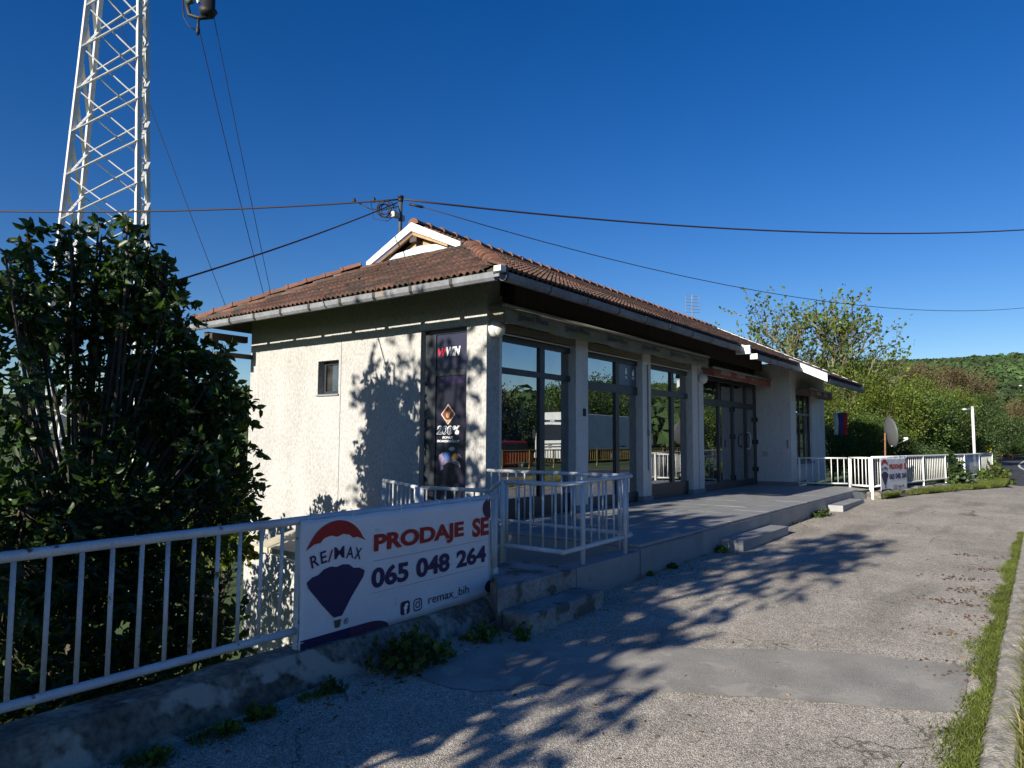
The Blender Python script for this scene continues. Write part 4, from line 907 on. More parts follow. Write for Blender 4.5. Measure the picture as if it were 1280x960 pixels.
def leafy_tree(name, label, cat, base, lobes, n, leaf, nl, twig, mat, bark, droop=.25, shell=.35, trunk_r=.09, group=None, shape='hex', wid=.42):
    base = Vector(base); t = thing(name, label, cat, tuple(base), group=group); b0 = np.array(base)
    P, d, pick = in_lobes(lobes, n, shell); dd = unit(d+np.array([0, 0, .35])+RNG.normal(size=d.shape)*.35)
    lp, ld = sprigs(P, dd, nl, twig, .75, droop)
    link('crown', leaf_mesh('crown', lp-b0, ld, leaf, mat, shape, wid), t)
    mb = MB(); L = sorted(lobes, key=lambda l: l[2]); cz = sum(l[2] for l in L)/len(L); cx = sum(l[0] for l in L)/len(L); cy = sum(l[1] for l in L)/len(L)
    fork = Vector((base.x*.6+cx*.4, base.y*.6+cy*.4, base.z+(cz-base.z)*.55)); mb.tube([(0, 0, 0), (fork-base)*.5+Vector((.06, -.04, 0)), fork-base], [trunk_r, trunk_r*.8, trunk_r*.6], 8)
    mb.ob('trunk', bark, t, True)
    mb = MB()
    for l in lobes:
        c = Vector(l[:3]); f_ = fork.copy(); mid = f_.lerp(c, .5)+Vector((random.uniform(-.1, .1), random.uniform(-.1, .1), -.08*(c-f_).length)); top = c+(c-f_).normalized()*l[3]*.5
        k_ = .22 if len(lobes) > 25 else .5; mb.tube([f_-base, mid-base, c-base, top-base], [trunk_r*k_, trunk_r*k_*.7, trunk_r*k_*.4, .005], 6)
    for i in range(0, n, 2):
        c = Vector(lobes[pick[i]][:3]); p = Vector(P[i]); s = c.lerp(p, .25); mb.tube([s-base, s.lerp(p, .6)-base+Vector((0, 0, -.02)), p+Vector(dd[i])*twig-base], [.010, .007, .003], 3, caps=False)
    mb.ob('limbs', bark, t)
    return t

# big dark tree behind the near railing
cols = [(10,300,430,7.0),(36,284,470,7.4),(88,276,500,7.8),(124,268,560,8.1),(160,258,560,8.0),(184,300,560,8.6),(206,318,600,8.3),(226,360,600,8.7),(243,400,620,8.9),(20,440,640,6.6),(268,440,600,8.6),(284,428,500,9.0),(300,470,530,9.1),(304,548,590,9.1),(255,540,640,8.0),(286,570,620,8.8)]
lob = []
rc = random.Random(3)
for cx_, top, bot, D in cols:
    py = top+16
    while py < bot:
        f_ = min(1, (py-top)/110); r = 8+16*f_+rc.uniform(-3, 4); p = _at(cx_+rc.uniform(-9, 9)*f_, py, D+rc.uniform(-.25, .25))
        lob.append((p.x, p.y, p.z, r/880*D)); py += r*rc.uniform(1.15, 1.75)
leafy_tree('leafy_tree', 'large dark broadleaf tree behind the near railing at the left', 'tree', (3.2, 8.6, -3.2), lob, 1250, .115, 8, .17, LEAFD, BARK, .5, .1, .13, wid=.29)
lob2 = []
for px, py, D, r in [(110,660,7.4,80),(235,650,8.3,45),(20,700,6.6,70),(190,720,7.8,60),(100,780,7.2,75),(285,625,8.8,30),(10,800,6.2,60),(240,770,8.4,45),(150,850,7.2,60),(60,880,6.6,60),(250,820,8.2,40),(0,900,6,50)]:
    p = at(px, py, D); lob2.append((p.x, p.y, p.z, r/880*D))
leafy_tree('shrub', 'dense dark shrub filling the space below the big tree, seen through the railing bars', 'shrub', (3.3, 7.7, -3.2), lob2, 1400, .105, 8, .28, LEAFD, BARK, .25, .2, .06, wid=.3)
lob3 = []
for px, py, D, r in [(284,600,10.5,16),(292,640,10.4,20),(278,665,10.0,24),(270,620,10.5,16),(262,590,10.6,13),(290,680,10.2,22)]:
    p = at(px, py, D); lob3.append((p.x, p.y, p.z, r/880*D))
leafy_tree('shrub', 'bright yellow green shrub beside the left wall corner', 'shrub', (5.6, 9.4, -3.2), lob3, 300, .09, 7, .16, LEAFY, BARK, .2, .25, .04)
leafy_tree('shade_hedge', 'dense low hedge added out of sight behind the big dark tree to shade the left wall', 'shade_hedge', (3.7, 11.4, -3.2), [(3.7+.15*math.sin(y*3), y, -.75+.08*math.sin(y*5), .62) for y in np.arange(9.6, 14.2, .42)]+[(3.7, y, -1.6, .7) for y in np.arange(9.6, 14.2, .6)], 900, .11, 8, .22, LEAFD, BARK, .2, .1, .05, wid=.34)  # unseen foliage mass added to throw shade on the lower left wall
# slender shrub whose shadow falls on the wall low at the left
leafy_tree('shrub', 'slender shrub near the cream canopy throwing its shadow on the lit wall', 'shrub', (5.9, 11.5, -3.2), [(5.9, 11.45, -.1, .35), (5.9, 11.0, -.2, .4), (5.95, 11.1, .15, .14), (6.0, 11.4, -.9, .5), (5.9, 10.7, -.5, .3)], 170, .10, 7, .2, LEAFM, BARK, .1, .2, .03)
# row of trees along the railing to the left of the view; their shade falls on the pavement and terrace
leafy_tree('leafy_tree', 'broadleaf tree by the low wall, left of the view, shading the pavement', 'tree', (-2.6, 5.4, -3.2),
           [(-2.6,5.2,3.3,1.25),(-1.6,5.7,3.2,.9),(-3.8,4.7,3.0,1.1),(-2.9,6.4,2.6,1.2),(-1.4,4.7,2.4,.9),(-3.1,3.7,4.5,.55),(-2.2,3.4,3.6,.5),(-.9,6.4,3.0,1.0),(-2.0,4.3,1.5,.8),(-4.8,5.8,2.4,1.0),(-1.5,5.8,1.4,.8),(-.2,5.8,2.0,.6),(-1.2,3.75,1.4,.6),(-3.7,3.5,2.3,.7),(-2.6,3.7,1.0,.6)], 1750, .14, 8, .36, LEAFD, BARK, .3, .25, .14, group='trees standing left of the view')
leafy_tree('leafy_tree', 'tall broadleaf tree left of the view, shading the shop front', 'tree', (-6.5, 5.8, -3.2),
           [(-6.5,5.4,2.9,1.2),(-5.8,6.4,3.8,1.0),(-7.4,4.6,2.2,1.1),(-6.9,6.8,2.8,1.2),(-7.6,5.6,3.9,.9),(-5.8,4.3,1.6,.9),(-8.4,6.4,3.4,1.1)], 1300, .16, 8, .40, LEAFD, BARK, .3, .25, .16, group='trees standing left of the view')
# tree whose broken shade falls on the left wall
leafy_tree('leafy_tree', 'broadleaf tree deeper in the yard, left of the view, shading the left wall', 'tree', (-2.4, 8.2, -3.2),
           [(-2.4,8.1,4.2,.9),(-1.9,9.0,4.7,.75),(-2.9,7.5,4.9,.8),(-2.0,7.7,5.5,.7),(-1.5,8.2,3.6,.8),(-2.2,9.0,3.4,.7),(-3.4,9.3,4.4,.6),(-2.5,8.5,5.9,.5),(-1.9,9.4,5.4,.5)], 300, .13, 7, .32, LEAFD, BARK, .3, .25, .12, group='trees standing left of the view')

# crowns shared by the trees beyond the far railing
def crown_template(mat, seed, n_cl=75, per=130, leaf=.055, flat_=1.):
    rg = np.random.default_rng(seed); c = unit(rg.normal(size=(n_cl, 3)))*(.35+.6*rg.random(n_cl)**.6)[:, None]; c[:, 2] *= flat_
    sz = .12+.13*rg.random(n_cl); P = np.repeat(c, per, 0)+rg.normal(size=(n_cl*per, 3))*np.repeat(sz, per)[:, None]*.75
    D = unit(P)+rg.normal(size=P.shape)*.6; return leaf_mesh('crown', P, D, leaf, mat, 'quad', .38)
crowns = {k: [crown_template(m_, 10*i+j) for j in range(2)] for i, (k, m_) in enumerate((('m', LEAFM), ('y', LEAFY), ('g', LEAFG), ('b', LEAFB)))}
tmb = MB().tube([(0, 0, 0), (.02, .01, .5), (0, 0, 1)], [.05, .04, .02], 7)
for k in range(9):
    a = k*2.4; tmb.tube([(0, 0, .55+.04*k), (.25*math.cos(a), .25*math.sin(a), .75+.05*k), (.45*math.cos(a), .45*math.sin(a), .88+.035*k)], [.02, .012, .004], 4)
tme = tmb.mesh('trunk', BARK)
def far_tree(px, py, D, rpx, k, label, group, zs=1., v=0):
    p = at(px, py, D); r = rpx/880*D; gz_ = float(terrain(p.x, p.y)); t = thing('tree', label, 'tree', (p.x, p.y, gz_), random.uniform(0, 6.28), group)
    link('crown', crowns[k][v % 2], t, loc=(0, 0, p.z-gz_), scale=(r, r, r*zs))
    link('trunk', tme, t, scale=(r*1.2, r*1.2, max(.3, p.z-gz_+r*.2)))
G1 = 'trees massed beyond the far railing'
lab = {'y': 'bright yellow green tree', 'm': 'fresh green tree', 'g': 'deep green tree', 'b': 'brown budding tree'}
def place(px, D):
    pl = [(1025, 'over the end of the shop roof'), (1050, 'behind the flag'), (1068, 'just right of the flag'), (1080, 'between the flag and the satellite dish'), (1098, 'just left of the satellite dish'), (1115, 'straight behind the satellite dish'),
          (1135, 'just right of the satellite dish'), (1158, 'right of the far banner'), (1178, 'midway along the far railing'), (1195, 'beyond the climbing bush'), (1209, 'just left of the lamp post'), (1225, 'straight behind the lamp post'), (1240, 'just right of the lamp post'), (1260, 'above the bend of the road'), (1272, 'over the far guard rail'), (1284, 'at the right edge of the view'), (2000, 'past the right edge of the view')]
    row = 'low front' if D < 31 else ('second' if D < 43 else ('third' if D < 55 else 'rearmost'))
    return next(t for x_, t in pl if px <= x_)+', '+row+' row'
for i, (px, py, D, r, k) in enumerate([(1062,505,30,48,'y'),(1110,520,29,44,'y'),(1150,530,30,42,'m'),(1185,532,32,40,'m'),(1208,545,34,30,'g'),(1075,555,27,40,'m'),(1040,560,26,34,'g'),(1125,570,27,30,'g'),(1165,578,28,26,'g'),
        (1072,478,44,34,'g'),(1112,490,42,34,'y'),(1045,472,44,36,'m'),(1150,503,40,30,'y'),(1190,512,44,28,'y'),(1228,535,44,32,'g'),(1232,512,52,24,'m'),(1128,484,58,26,'b'),(1150,478,60,28,'b'),(1185,488,62,30,'b'),(1212,492,66,28,'b'),(1168,500,56,22,'b'),
        (1255,535,66,30,'b'),(1278,530,70,32,'b'),(1262,552,62,20,'g'),(1290,545,60,28,'g'),(1085,462,70,22,'g'),(1020,478,50,32,'g'),(1010,520,40,40,'m'),(1310,520,70,40,'m'),(1205,522,50,22,'m'),(1092,545,26,30,'m')]):
    far_tree(px, py, D, r, k, lab[k]+' '+place(px, D), G1+{'y': ', yellow green ones', 'm': ', fresh green ones', 'g': ', deep green ones', 'b': ', brown ones'}[k], random.uniform(.85, 1.15), i)
# trees across the road (seen mirrored in the glass)
for i, (x, y, r, z, k) in enumerate([(33,-17,2.6,2.2,'g'),(37,-19,3.2,3.0,'b'),(41,-18,2.6,2.0,'g'),(46,-17,3.0,2.4,'m'),(52,-18,3.4,2.8,'m'),(58,-19,3.6,3.4,'g'),(65,-18,3.4,3.0,'y'),(72,-19,4,3.4,'m'),(27,-18,2.8,2.0,'g'),(21,-19,3,2.2,'m'),(80,-20,4,3.4,'g'),(90,-19,4.4,3.6,'m'),(14,-19,3,2.4,'g'),(60,-13,2.6,1.8,'y'),(68,-12,2.6,1.8,'m'),(30,-24,3.5,4,'g')]):
    gz_ = float(terrain(x, y)); t = thing('tree', {'g': 'deep green', 'b': 'brown budding', 'm': 'fresh green', 'y': 'yellow green'}[k]+' tree across the road, '+['behind the red car', 'behind the lorry cab', 'behind the front of the lorry box', 'behind the tail of the lorry box', 'just past the lorry', 'third past the lorry', 'fourth past the lorry', 'fifth past the lorry', 'before the red car', 'second before the red car', 'sixth past the lorry', 'farthest along the road', 'nearest the camera', 'standing close behind the yellow railing', 'second one close behind the yellow railing', 'tall in the row behind the red car'][i], 'tree', (x, y, gz_), i*1.1, 'trees across the road')
    link('crown', crowns[k][i % 2], t, loc=(0, 0, z-gz_+.3), scale=(r, r, r)); link('trunk', tme, t, scale=(r, r, max(.5, z-gz_+r*.3)))

# sparse leafy tree rising above the roof
def grow(mb, tips, p, d, L, r, depth, rg):
    n = 3; pts = [p]; q = p.copy(); dd = d.copy()
    for i in range(n):
        dd = (dd+Vector((rg.uniform(-.16, .16), rg.uniform(-.16, .16), rg.uniform(-.04, .12)))).normalized(); q = q+dd*L/n; pts.append(q.copy())
    mb.tube(pts, [r*(1-.35*i/n) for i in range(n+1)], 5 if depth > 2 else 3, caps=False)
    if depth <= 2:
        for a in pts[1:]: tips.append((a, dd.copy()))
    if depth == 0: return
    for k in range(3 if depth > 1 else 2):
        ax = Vector((rg.uniform(-1, 1), rg.uniform(-1, 1), rg.uniform(-.25, .7))).normalized(); nd = (dd*1.0+ax*rg.uniform(.55, .95)).normalized()
        grow(mb, tips, pts[-1] if k == 0 else pts[rg.choice((1, 2, 3))], nd, L*rg.uniform(.66, .86), r*.6, depth-1, rg)
st_b = at(1012, 470, 31); gz_ = float(terrain(st_b.x, st_b.y))
stt = thing('tree', 'airy half leafed tree rising above the roof against the sky', 'tree', (st_b.x, st_b.y, gz_))
mb = MB(); tips = []; rg = random.Random(5)
h0 = st_b.z-gz_-1.2
mb.tube([(0, 0, 0), (.1, .1, h0*.5), (0, 0, h0)], [.24, .19, .15], 8)
for k, (lx, lz) in enumerate(((-.9, .75), (-.5, 1.1), (-.12, 1.2), (.3, 1.05), (.75, .85), (1.15, .6), (-.7, .35), (.95, .3), (.5, .6))):
    d_ = (RT*lx+FW*random.uniform(-.5, .5)+Vector((0, 0, lz))).normalized()
    grow(mb, tips, Vector((0, 0, h0-.1*k*.4)), d_, 1.75 if abs(lx) < 1 else 2.0, .085, 4, rg)
mb.ob('trunk', BARKL, stt)
tp = np.array([t_[0] for t_ in tips]); td = np.array([t_[1] for t_ in tips])
lp, ld = sprigs(tp, td, 5, .40, .9, .1); keep = RNG.random(len(lp)) < .42
link('crown', leaf_mesh('crown', lp[keep], ld[keep], .14, LEAFY, 'quad', .40), stt)

# ------------------------------------------------------------------ far woodland on the hills
def woodland(name, n, a0, a1, r0, r1, size, mat, per=90, kind='stuff'):
    a = np.radians(RNG.uniform(a0, a1, n)); r = np.sqrt(RNG.uniform(r0**2, r1**2, n)); x = r*np.cos(a); y = r*np.sin(a); z = terrain(x, y)
    s = size*RNG.uniform(.7, 1.35, n); C = np.stack([x, y, z+s*.55], 1)
    d = unit(RNG.normal(size=(n*per, 3))); d[:, 2] = np.abs(d[:, 2])*1.0-.25; sc = np.repeat(s, per)[:, None]
    P = np.repeat(C, per, 0)+d*sc*(.8+.2*RNG.random((n*per, 1)))*np.array([.8, .8, .85])
    t1 = unit(np.cross(d, RNG.normal(size=d.shape))); t2 = np.cross(unit(d), t1); q = sc*.13*(.6+.8*RNG.random((n*per, 1)))
    tl = RNG.normal(size=d.shape)*.35*q
    V = np.stack([P-t1*q-t2*q*.6, P+t1*q-t2*q*.5+tl, P+t2*q+tl*.5], 1).reshape(-1, 3); F = np.arange(n*per*3).reshape(-1, 3)
    link(name, npmesh(name, V, F, mat), kind=kind)
woodland('hill_woodland', 2000, -5, 12, 150, 440, 5.2, WOODS, 230)
woodland('hill_woodland', 500, -3, 9, 110, 220, 4.0, WOODS2, 200)
woodland('hill_woodland', 900, 48, 66, 60, 420, 5.0, WOODS, 180)
woodland('hill_woodland', 1200, -45, -12, 60, 430, 5.0, WOODS, 160)

# ------------------------------------------------------------------ far railing, wall and verge
FP = [(19.3, 3.40), (21.2, 3.12), (23.2, 2.77), (25.2, 2.42), (27.1, 2.07), (29.5, 1.82), (31.4, 1.53)]
fr_ = thing('railing', 'long white tubular railing along the far low wall beside the road', 'railing')
MB().tube([(x, y, .80-.004*i) for i, (x, y) in enumerate(FP)], .03, 10).ob('top_rail', RAILW, fr_, True)
MB().tube([(x, y, .09) for x, y in FP], .026, 10).ob('bottom_rail', RAILW, fr_, True)
fbm = MB().tube([(0, 0, 0), (0, 0, .70)], .0125, 6).mesh('bar', RAILW, True)
for i in range(len(FP)-1):
    a = Vector(FP[i]); b = Vector(FP[i+1]); n = int((b-a).length/.155)
    for k in range(n): p = a.lerp(b, (k+.5)/n); link('bar', fbm, fr_, loc=(p.x, p.y, .09))
    post(fr_, a.x, a.y, -.25, .80, RAILW, .028, sq=True)
post(fr_, *FP[-1], -.25, .80, RAILW, .028, sq=True)
mb = MB(); pts = []
for i in range(len(FP)-1):
    for k in range(5): t = k/5; pts.append((FP[i][0]*(1-t)+FP[i+1][0]*t, FP[i][1]*(1-t)+FP[i+1][1]*t))
pts.append(FP[-1])
for x, y in pts:
    j = lambda: random.uniform(-.02, .02)
    mb.v += [(x-.03, y-.20+j(), -.6), (x-.03, y-.18+j(), -.08+j()), (x, y-.12, -.045+j()), (x+.02, y+.14, -.04+j()), (x+.02, y+.16, -1.6)]
for i in range(len(pts)-1):
    for k in range(4): mb.f.append((i*5+k, (i+1)*5+k, (i+1)*5+k+1, i*5+k+1))
mb.f.append((4, 3, 2, 1, 0))
mb.ob('low_wall', CONC, label='low broken concrete wall under the far white railing', cat='wall')
mb = MB(); VX = np.linspace(19.5, 31.5, 30)
for x in VX:
    y1 = np.interp(x, [p[0] for p in FP], [p[1] for p in FP])-.1; y0 = min(float(np.interp(x, [18.5, 20.3, 22.8, 24.4, 26.6], [3.35, 3.0, 2.3, 1.8, 1.0])), y1-.05) if x < 26.6 else max(.9, 1.0+(x-26.6)*.05)
    mb.v += [(x, y0-.06, ground_z(x)-.02), (x, (y0+y1)/2, -.16), (x, y1, -.13)]
for i in range(len(VX)-1):
    for k in range(2): mb.f.append((i*3+k, (i+1)*3+k, (i+1)*3+k+1, i*3+k+1))
mb.ob('verge', SOIL, kind='structure')
er = thing('railing', 'short white railing closing the far end of the terrace', 'railing')
rail_section(er, (19.95, 5.35, .74), (20.38, 4.18, .75), 8, RAILW, .022, .011, .67)
rail_section(er, (20.0, 4.05, .77), (19.62, 3.55, .78), 5, RAILW, .024, .012, .70)
post(er, 20.36, 4.12, -.03, .77, RAILW, .025, sq=True); post(er, 19.6, 3.5, -.05, .80, RAILW, .027, sq=True); post(er, 19.96, 5.3, -.03, .74, RAILW, .02)
b2 = banner((19.62, 3.27, -.07), R(-8.4), 'white for-sale banner far off at the start of the long white railing', tilt=0)
b2.scale = (.98, 1, .96)
# satellite dish
p = at(1109, 541, 19.6); sd_ = thing('satellite_dish', 'grey satellite dish on a rusty pole behind the far railing', 'satellite dish', (p.x, p.y, p.z))
ax = Vector((.55, -.83, .12)).normalized(); yv = Vector((0, 0, 1)).cross(ax).normalized(); zv = ax.cross(yv)
mb = MB(); rings = 7
for i in range(rings+1):
    r_ = .40*i/rings
    for k in range(28): a = 2*math.pi*k/28; mb.v.append(tuple(yv*math.cos(a)*r_+zv*math.sin(a)*r_*1.08+ax*(.10*(r_/.4)**2)))
for i in range(rings):
    for k in range(28): mb.f.append((i*28+k, i*28+(k+1) % 28, (i+1)*28+(k+1) % 28, (i+1)*28+k))
o = mb.ob('reflector', M('grey_dish_paint', (.075, .08, .085), .6, .1, 5), sd_, True); s_ = o.modifiers.new('t', 'SOLIDIFY'); s_.thickness = .012
MB().tube([ax*.05+zv*-.38, ax*.48+zv*-.25], .012, 6).ob('feed_arm', METALW, sd_); MB().sphere(ax*.50+zv*-.22, .045, 8, 6).tube([ax*.42+zv*-.2, ax*.52+zv*-.23], .03, 8).ob('receiver', METALW, sd_, True)
MB().tube([ax*-.06, ax*-.1+Vector((0, 0, -1.6))], .022, 8).ob('pole', M('rusty_steel', (.22, .11, .06), .8, .3, 8), sd_)
# flag on the wall beyond the wing
p = at(1042, 516, 23.0); fl = thing('flag', 'white, blue and red flag hanging from its pole past the far corner of the shop', 'flag', (p.x, p.y, p.z))
for i, (nm, c_) in enumerate((('white_stripe', (.5, .52, .56)), ('blue_stripe', (.03, .06, .22)), ('red_stripe', (.42, .03, .03)))):
    mb = MB()
    for k in range(9):
        for s in (0, 1):
            u = (i+s)*.145; mb.v.append(tuple(RT*u+FW*(.03*math.sin(k*.9+u*9))+Vector((0, 0, -.72*k/8+.015*u))))
    for k in range(8): mb.f.append((2*k, 2*k+1, 2*k+3, 2*k+2))
    o = mb.ob(nm, M('flag_'+nm, c_, .8, .1, 6, trans=.2), fl, True); s_ = o.modifiers.new('t', 'SOLIDIFY'); s_.thickness = .003
MB().tube([tuple(RT*-.6+Vector((0, 0, .12))), tuple(RT*.48+Vector((0, 0, .02)))], .012, 6).ob('pole', METALW, fl)
# lamp posts
def lamp_post(p0, h, label, side=-1, arm=.35, r=.07):
    t = thing('lamp_post', label, 'lamp post', p0)
    MB().tube([(0, 0, 0), (0, 0, h)], r, 12).ob('pole', METALW, t, True)
    a = RT*side*arm
    MB().tube([Vector((0, 0, h-.08)), a*.6+Vector((0, 0, h-.10))], .025, 6).ob('arm', GUTTER, t)
    MB().sphere(a+Vector((0, 0, h-.12)), .075, 10, 6, (1.3, 1.3, .6)).ob('lamp_head', METALW, t, True)
p = at(1218, 566, 27.5); lamp_post((p.x, p.y, -.6), at(1218, 508, 27.5).z+.6, 'white lamp post standing behind the far white railing', -1, .30, .05)
p = at(1300, 575, 45); lamp_post((p.x, p.y, -.4), at(1300, 480, 45).z+.4, 'street lamp at the right edge, only its head in view', -1, 1.0, .07)
lamp_post((49.0, -8.4, -.35), 3.2, 'tall lamp post across the road, mirrored in the third window', -1, .8, .06)
# bins and far guard rail
def bin_(px, py, D, col, lab, s=.55):
    p = at(px, py, D); t = thing('waste_container', lab, 'waste container', (p.x, p.y, p.z))
    MB().prism([(-s/2, -s/2, 0), (s/2, -s/2, 0), (s/2, s/2, 0), (-s/2, s/2, 0)], (0, 0, s*1.1)).ob('body', col, t, bevel=.03)
    MB().prism([(-s/2-.04, -s/2-.04, s*1.1), (s/2+.04, -s/2-.04, s*1.1), (s/2+.04, s/2+.04, s*1.1), (-s/2-.04, s/2+.04, s*1.1)], (0, 0, .1)).ob('lid', col, t, bevel=.03)
YEL = flat('yellow_plastic', (.55, .48, .02)); GRN = flat('green_plastic', (.02, .10, .06))
bin_(1232, 575, 34, YEL, 'yellow waste container behind the end of the far railing', .55); bin_(1225, 572, 35, GRN, 'dark green waste container beside the yellow one', .6); bin_(1192, 572, 33, YEL, 'small yellow box seen just above the far railing between leaves', .3)
gr = thing('guard_rail', 'rusty orange timber guard rail across the far bend of the road', 'guard rail')
OR = M('orange_brown_timber', (.26, .13, .05), .8, .2, 3); pts = [at(x, 573, 62+i) for i, x in enumerate((1236, 1252, 1266, 1280, 1296))]
for i, p in enumerate(pts): MB().box((p.x-.09, p.y-.09, -.5), (p.x+.09, p.y+.09, .42)).ob('post', OR, gr)
for z in (.36, .02): MB().tube([(p.x, p.y, z) for p in pts], .055, 6).ob('rail', OR, gr)
fn = thing('railing', 'yellow railing across the road, mirrored in the shop windows', 'railing'); YR = M('yellow_rail_paint', (.26, .19, .05), .6, .2, 4)
for z in (.62, -.05): MB().tube([(14, -8.9, z), (70, -8.9, z)], .03, 6).ob('rail', YR, fn)
yb = MB().box((-.016, -.016, 0), (.016, .016, .67)).mesh('bar', YR)
for i in range(220): link('bar', yb, fn, loc=(14+i*.25, -8.9, -.05))
yp = MB().box((-.04, -.04, 0), (.04, .04, 1.15)).mesh('post', YR)
for i in range(24): link('post', yp, fn, loc=(14+i*2.35, -8.9, -.5))
# ------------------------------------------------------------------ vehicles across the road (mirrored)
def wheel(parent, x, y, r, w_=.25):
    MB().tube([(x, y-w_/2, r), (x, y+w_/2, r)], r, 18).ob('tyre', BLACK, parent, True); MB().tube([(x, y-w_/2-.01, r), (x, y+w_/2+.01, r)], r*.55, 14).ob('rim', GUTTER, parent, True)
WP = M('white_lorry_paint', (.62, .64, .64), .35, .05, 3, spec=.5); DG = flat('dark_vehicle_glass', (.02, .025, .03), .1)
tk = thing('lorry', 'white box lorry parked across the road, mirrored in the shop windows', 'lorry', (37.4, -12.2, -.45), R(-4))
def bx(a, b, nm, mt_, bev=.03, par=None): return MB().box(a, b).ob(nm, mt_, par or tk, bevel=bev)
MB().prism([(0, -1.2, .55), (0, -1.2, 1.5), (.25, -1.2, 2.75), (1.9, -1.2, 2.85), (1.9, -1.2, .55)], (0, 2.4, 0)).ob('cab', WP, tk, bevel=.06)
MB().prism([(-.012, -1.05, 1.6), (.20, -1.05, 2.6), (.20, 1.05, 2.6), (-.012, 1.05, 1.6)], (.03, 0, 0)).ob('windscreen', DG, tk)
MB().box((.5, -1.215, 1.6), (1.5, 1.215, 2.4)).ob('side_window', DG, tk)
for z in (.95, 1.15, 1.33): bx((-.03, -.8, z), (.02, .8, z+.07), 'grille_bar', DG, .005)
MB().tube([(-.04, 0, 1.22), (0, 0, 1.22)], .13, 14).ob('badge_disc', GUTTER, tk); bx((-.05, -1.22, .45), (.3, 1.22, .8), 'bumper', WP)
for s in (-1, 1): bx((-.06, s*.95-.15, .62), (.0, s*.95+.15, .76), 'headlight', flat('lamp_glass', (.6, .6, .6), .2), .01); bx((.1, s*1.35-.1, 1.7), (.2, s*1.35+.1, 2.3), 'wing_mirror', BLACK)
bx((.6, -.9, 2.9), (1.8, .9, 3.4), 'cooling_unit', WP); bx((2.1, -1.25, .95), (9.6, 1.25, 3.35), 'box_body', M('lorry_box', (.72, .74, .75), .5, .08, 2)); bx((2.0, -.5, .6), (9.4, .5, .94), 'chassis', BLACK)
bx((.28, -.35, 1.75), (.30, .25, 2.15), 'windscreen_card', WHITE, .002)
for x in (1.1, 6.6, 7.8):
    for y in (-1.1, 1.1): wheel(tk, x, y, .48)
cr = thing('car', 'red car parked across the road, mirrored in the first window', 'car', (28.4, -11.6, -.55), R(8)); RP = M('red_car_paint', (.22, .010, .010), .3, .05, 3, spec=.5)
MB().prism([(0, -.85, .3), (0, -.85, .85), (1.0, -.85, 1.0), (1.7, -.85, 1.0), (4.3, -.85, 1.0), (4.4, -.85, .3)], (0, 1.7, 0)).ob('body', RP, cr, bevel=.06)
MB().prism([(.95, -.78, 1.0), (1.6, -.7, 1.62), (3.9, -.7, 1.66), (4.3, -.78, 1.0)], (0, 1.5, 0)).ob('cabin', RP, cr, bevel=.06)
MB().prism([(1.2, -.80, 1.06), (1.7, -.76, 1.52), (3.8, -.76, 1.55), (4.05, -.80, 1.06)], (0, 1.58, 0)).ob('side_window', DG, cr); MB().prism([(1.0, -.6, 1.06), (1.52, -.6, 1.56), (1.52, .7, 1.56), (1.0, .7, 1.06)], (-.03, 0, .01)).ob('windscreen', DG, cr)
for x in (.85, 3.5):
    for y in (-.8, .8): wheel(cr, x, y, .32, .2)

# ------------------------------------------------------------------ grass, weeds
def blades(name, P, h, wd, mat, lean=.35, kind='stuff', parent=None, org=None, **kw):
    n = len(P); a = RNG.uniform(0, 2*np.pi, n); s = np.stack([np.cos(a), np.sin(a), np.zeros(n)], 1); hh = (h*RNG.uniform(.45, 1.25, n))[:, None] if np.isscalar(h) else h[:, None]
    l = RNG.normal(size=(n, 3))*lean; l[:, 2] = 0; up = np.array([[0, 0, 1.]]); w_ = wd*(.6+.8*RNG.random((n, 1)))
    V = np.stack([P-s*w_, P+s*w_, P+up*hh*.55+l*hh*.35+s*w_*.7, P+up*hh*.55+l*hh*.35-s*w_*.7, P+up*hh*(1-.15*np.linalg.norm(l, axis=1, keepdims=True))+l*hh], 1)
    if org is not None: V = V-np.array(org)
    V = V.reshape(-1, 3); b = np.arange(n)[:, None]*5
    F = np.concatenate([b+np.array([[0, 1, 2]]), b+np.array([[0, 2, 3]]), b+np.array([[3, 2, 4]])])
    return link(name, npmesh(name, V, F, mat), parent, kind=kind, **kw)
def gzv(x): return np.interp(x, [-14, 0, 2, 4.8, 7.3, 9.9, 13, 15.3, 18.3, 22, 40], [-.56, -.50, -.475, -.42, -.365, -.355, -.325, -.30, -.225, -.20, -.20])
# soil under the grass strips
MB().add([(x, y, ground_z(x)+dz) for x in np.arange(-6, 22, 1.0) for y, dz in ((.18, .03), (-.6, .0), (-1.55, -.02))], [(i*3+k, (i+1)*3+k, (i+1)*3+k+1, i*3+k+1) for i in range(27) for k in range(2)]).ob('verge', SOIL, kind='structure')
n = 20000; x = RNG.uniform(3.0, 14.5, n)**1; wdt = np.interp(x, [3, 5, 7, 10, 14.5], [.10, .11, .10, .08, .03])*(1+.4*np.sin(x*3.1)+.25*np.sin(x*9.7)); y = .335+np.abs(RNG.normal(size=n))*wdt*.6
keep = (vnoise(x*200, y*260) > -.95); blades('grass', np.stack([x, y, gzv(x)+.002], 1)[keep], .042, .003, GRASSM, .8)
n = 60000; x = 2.0+RNG.random(n)**1.5*19; y = .15-RNG.random(n)**1.2*1.5
blades('grass', np.stack([x, y, gzv(x)+.02], 1), .15, .0035, GRASSM, .6)
n = 20000; x = 2.0+RNG.random(n)**1.5*19; y = .16-RNG.random(n)*1.4
blades('dry_grass', np.stack([x, y, gzv(x)+.02], 1), .20, .003, GRASSD, .7)
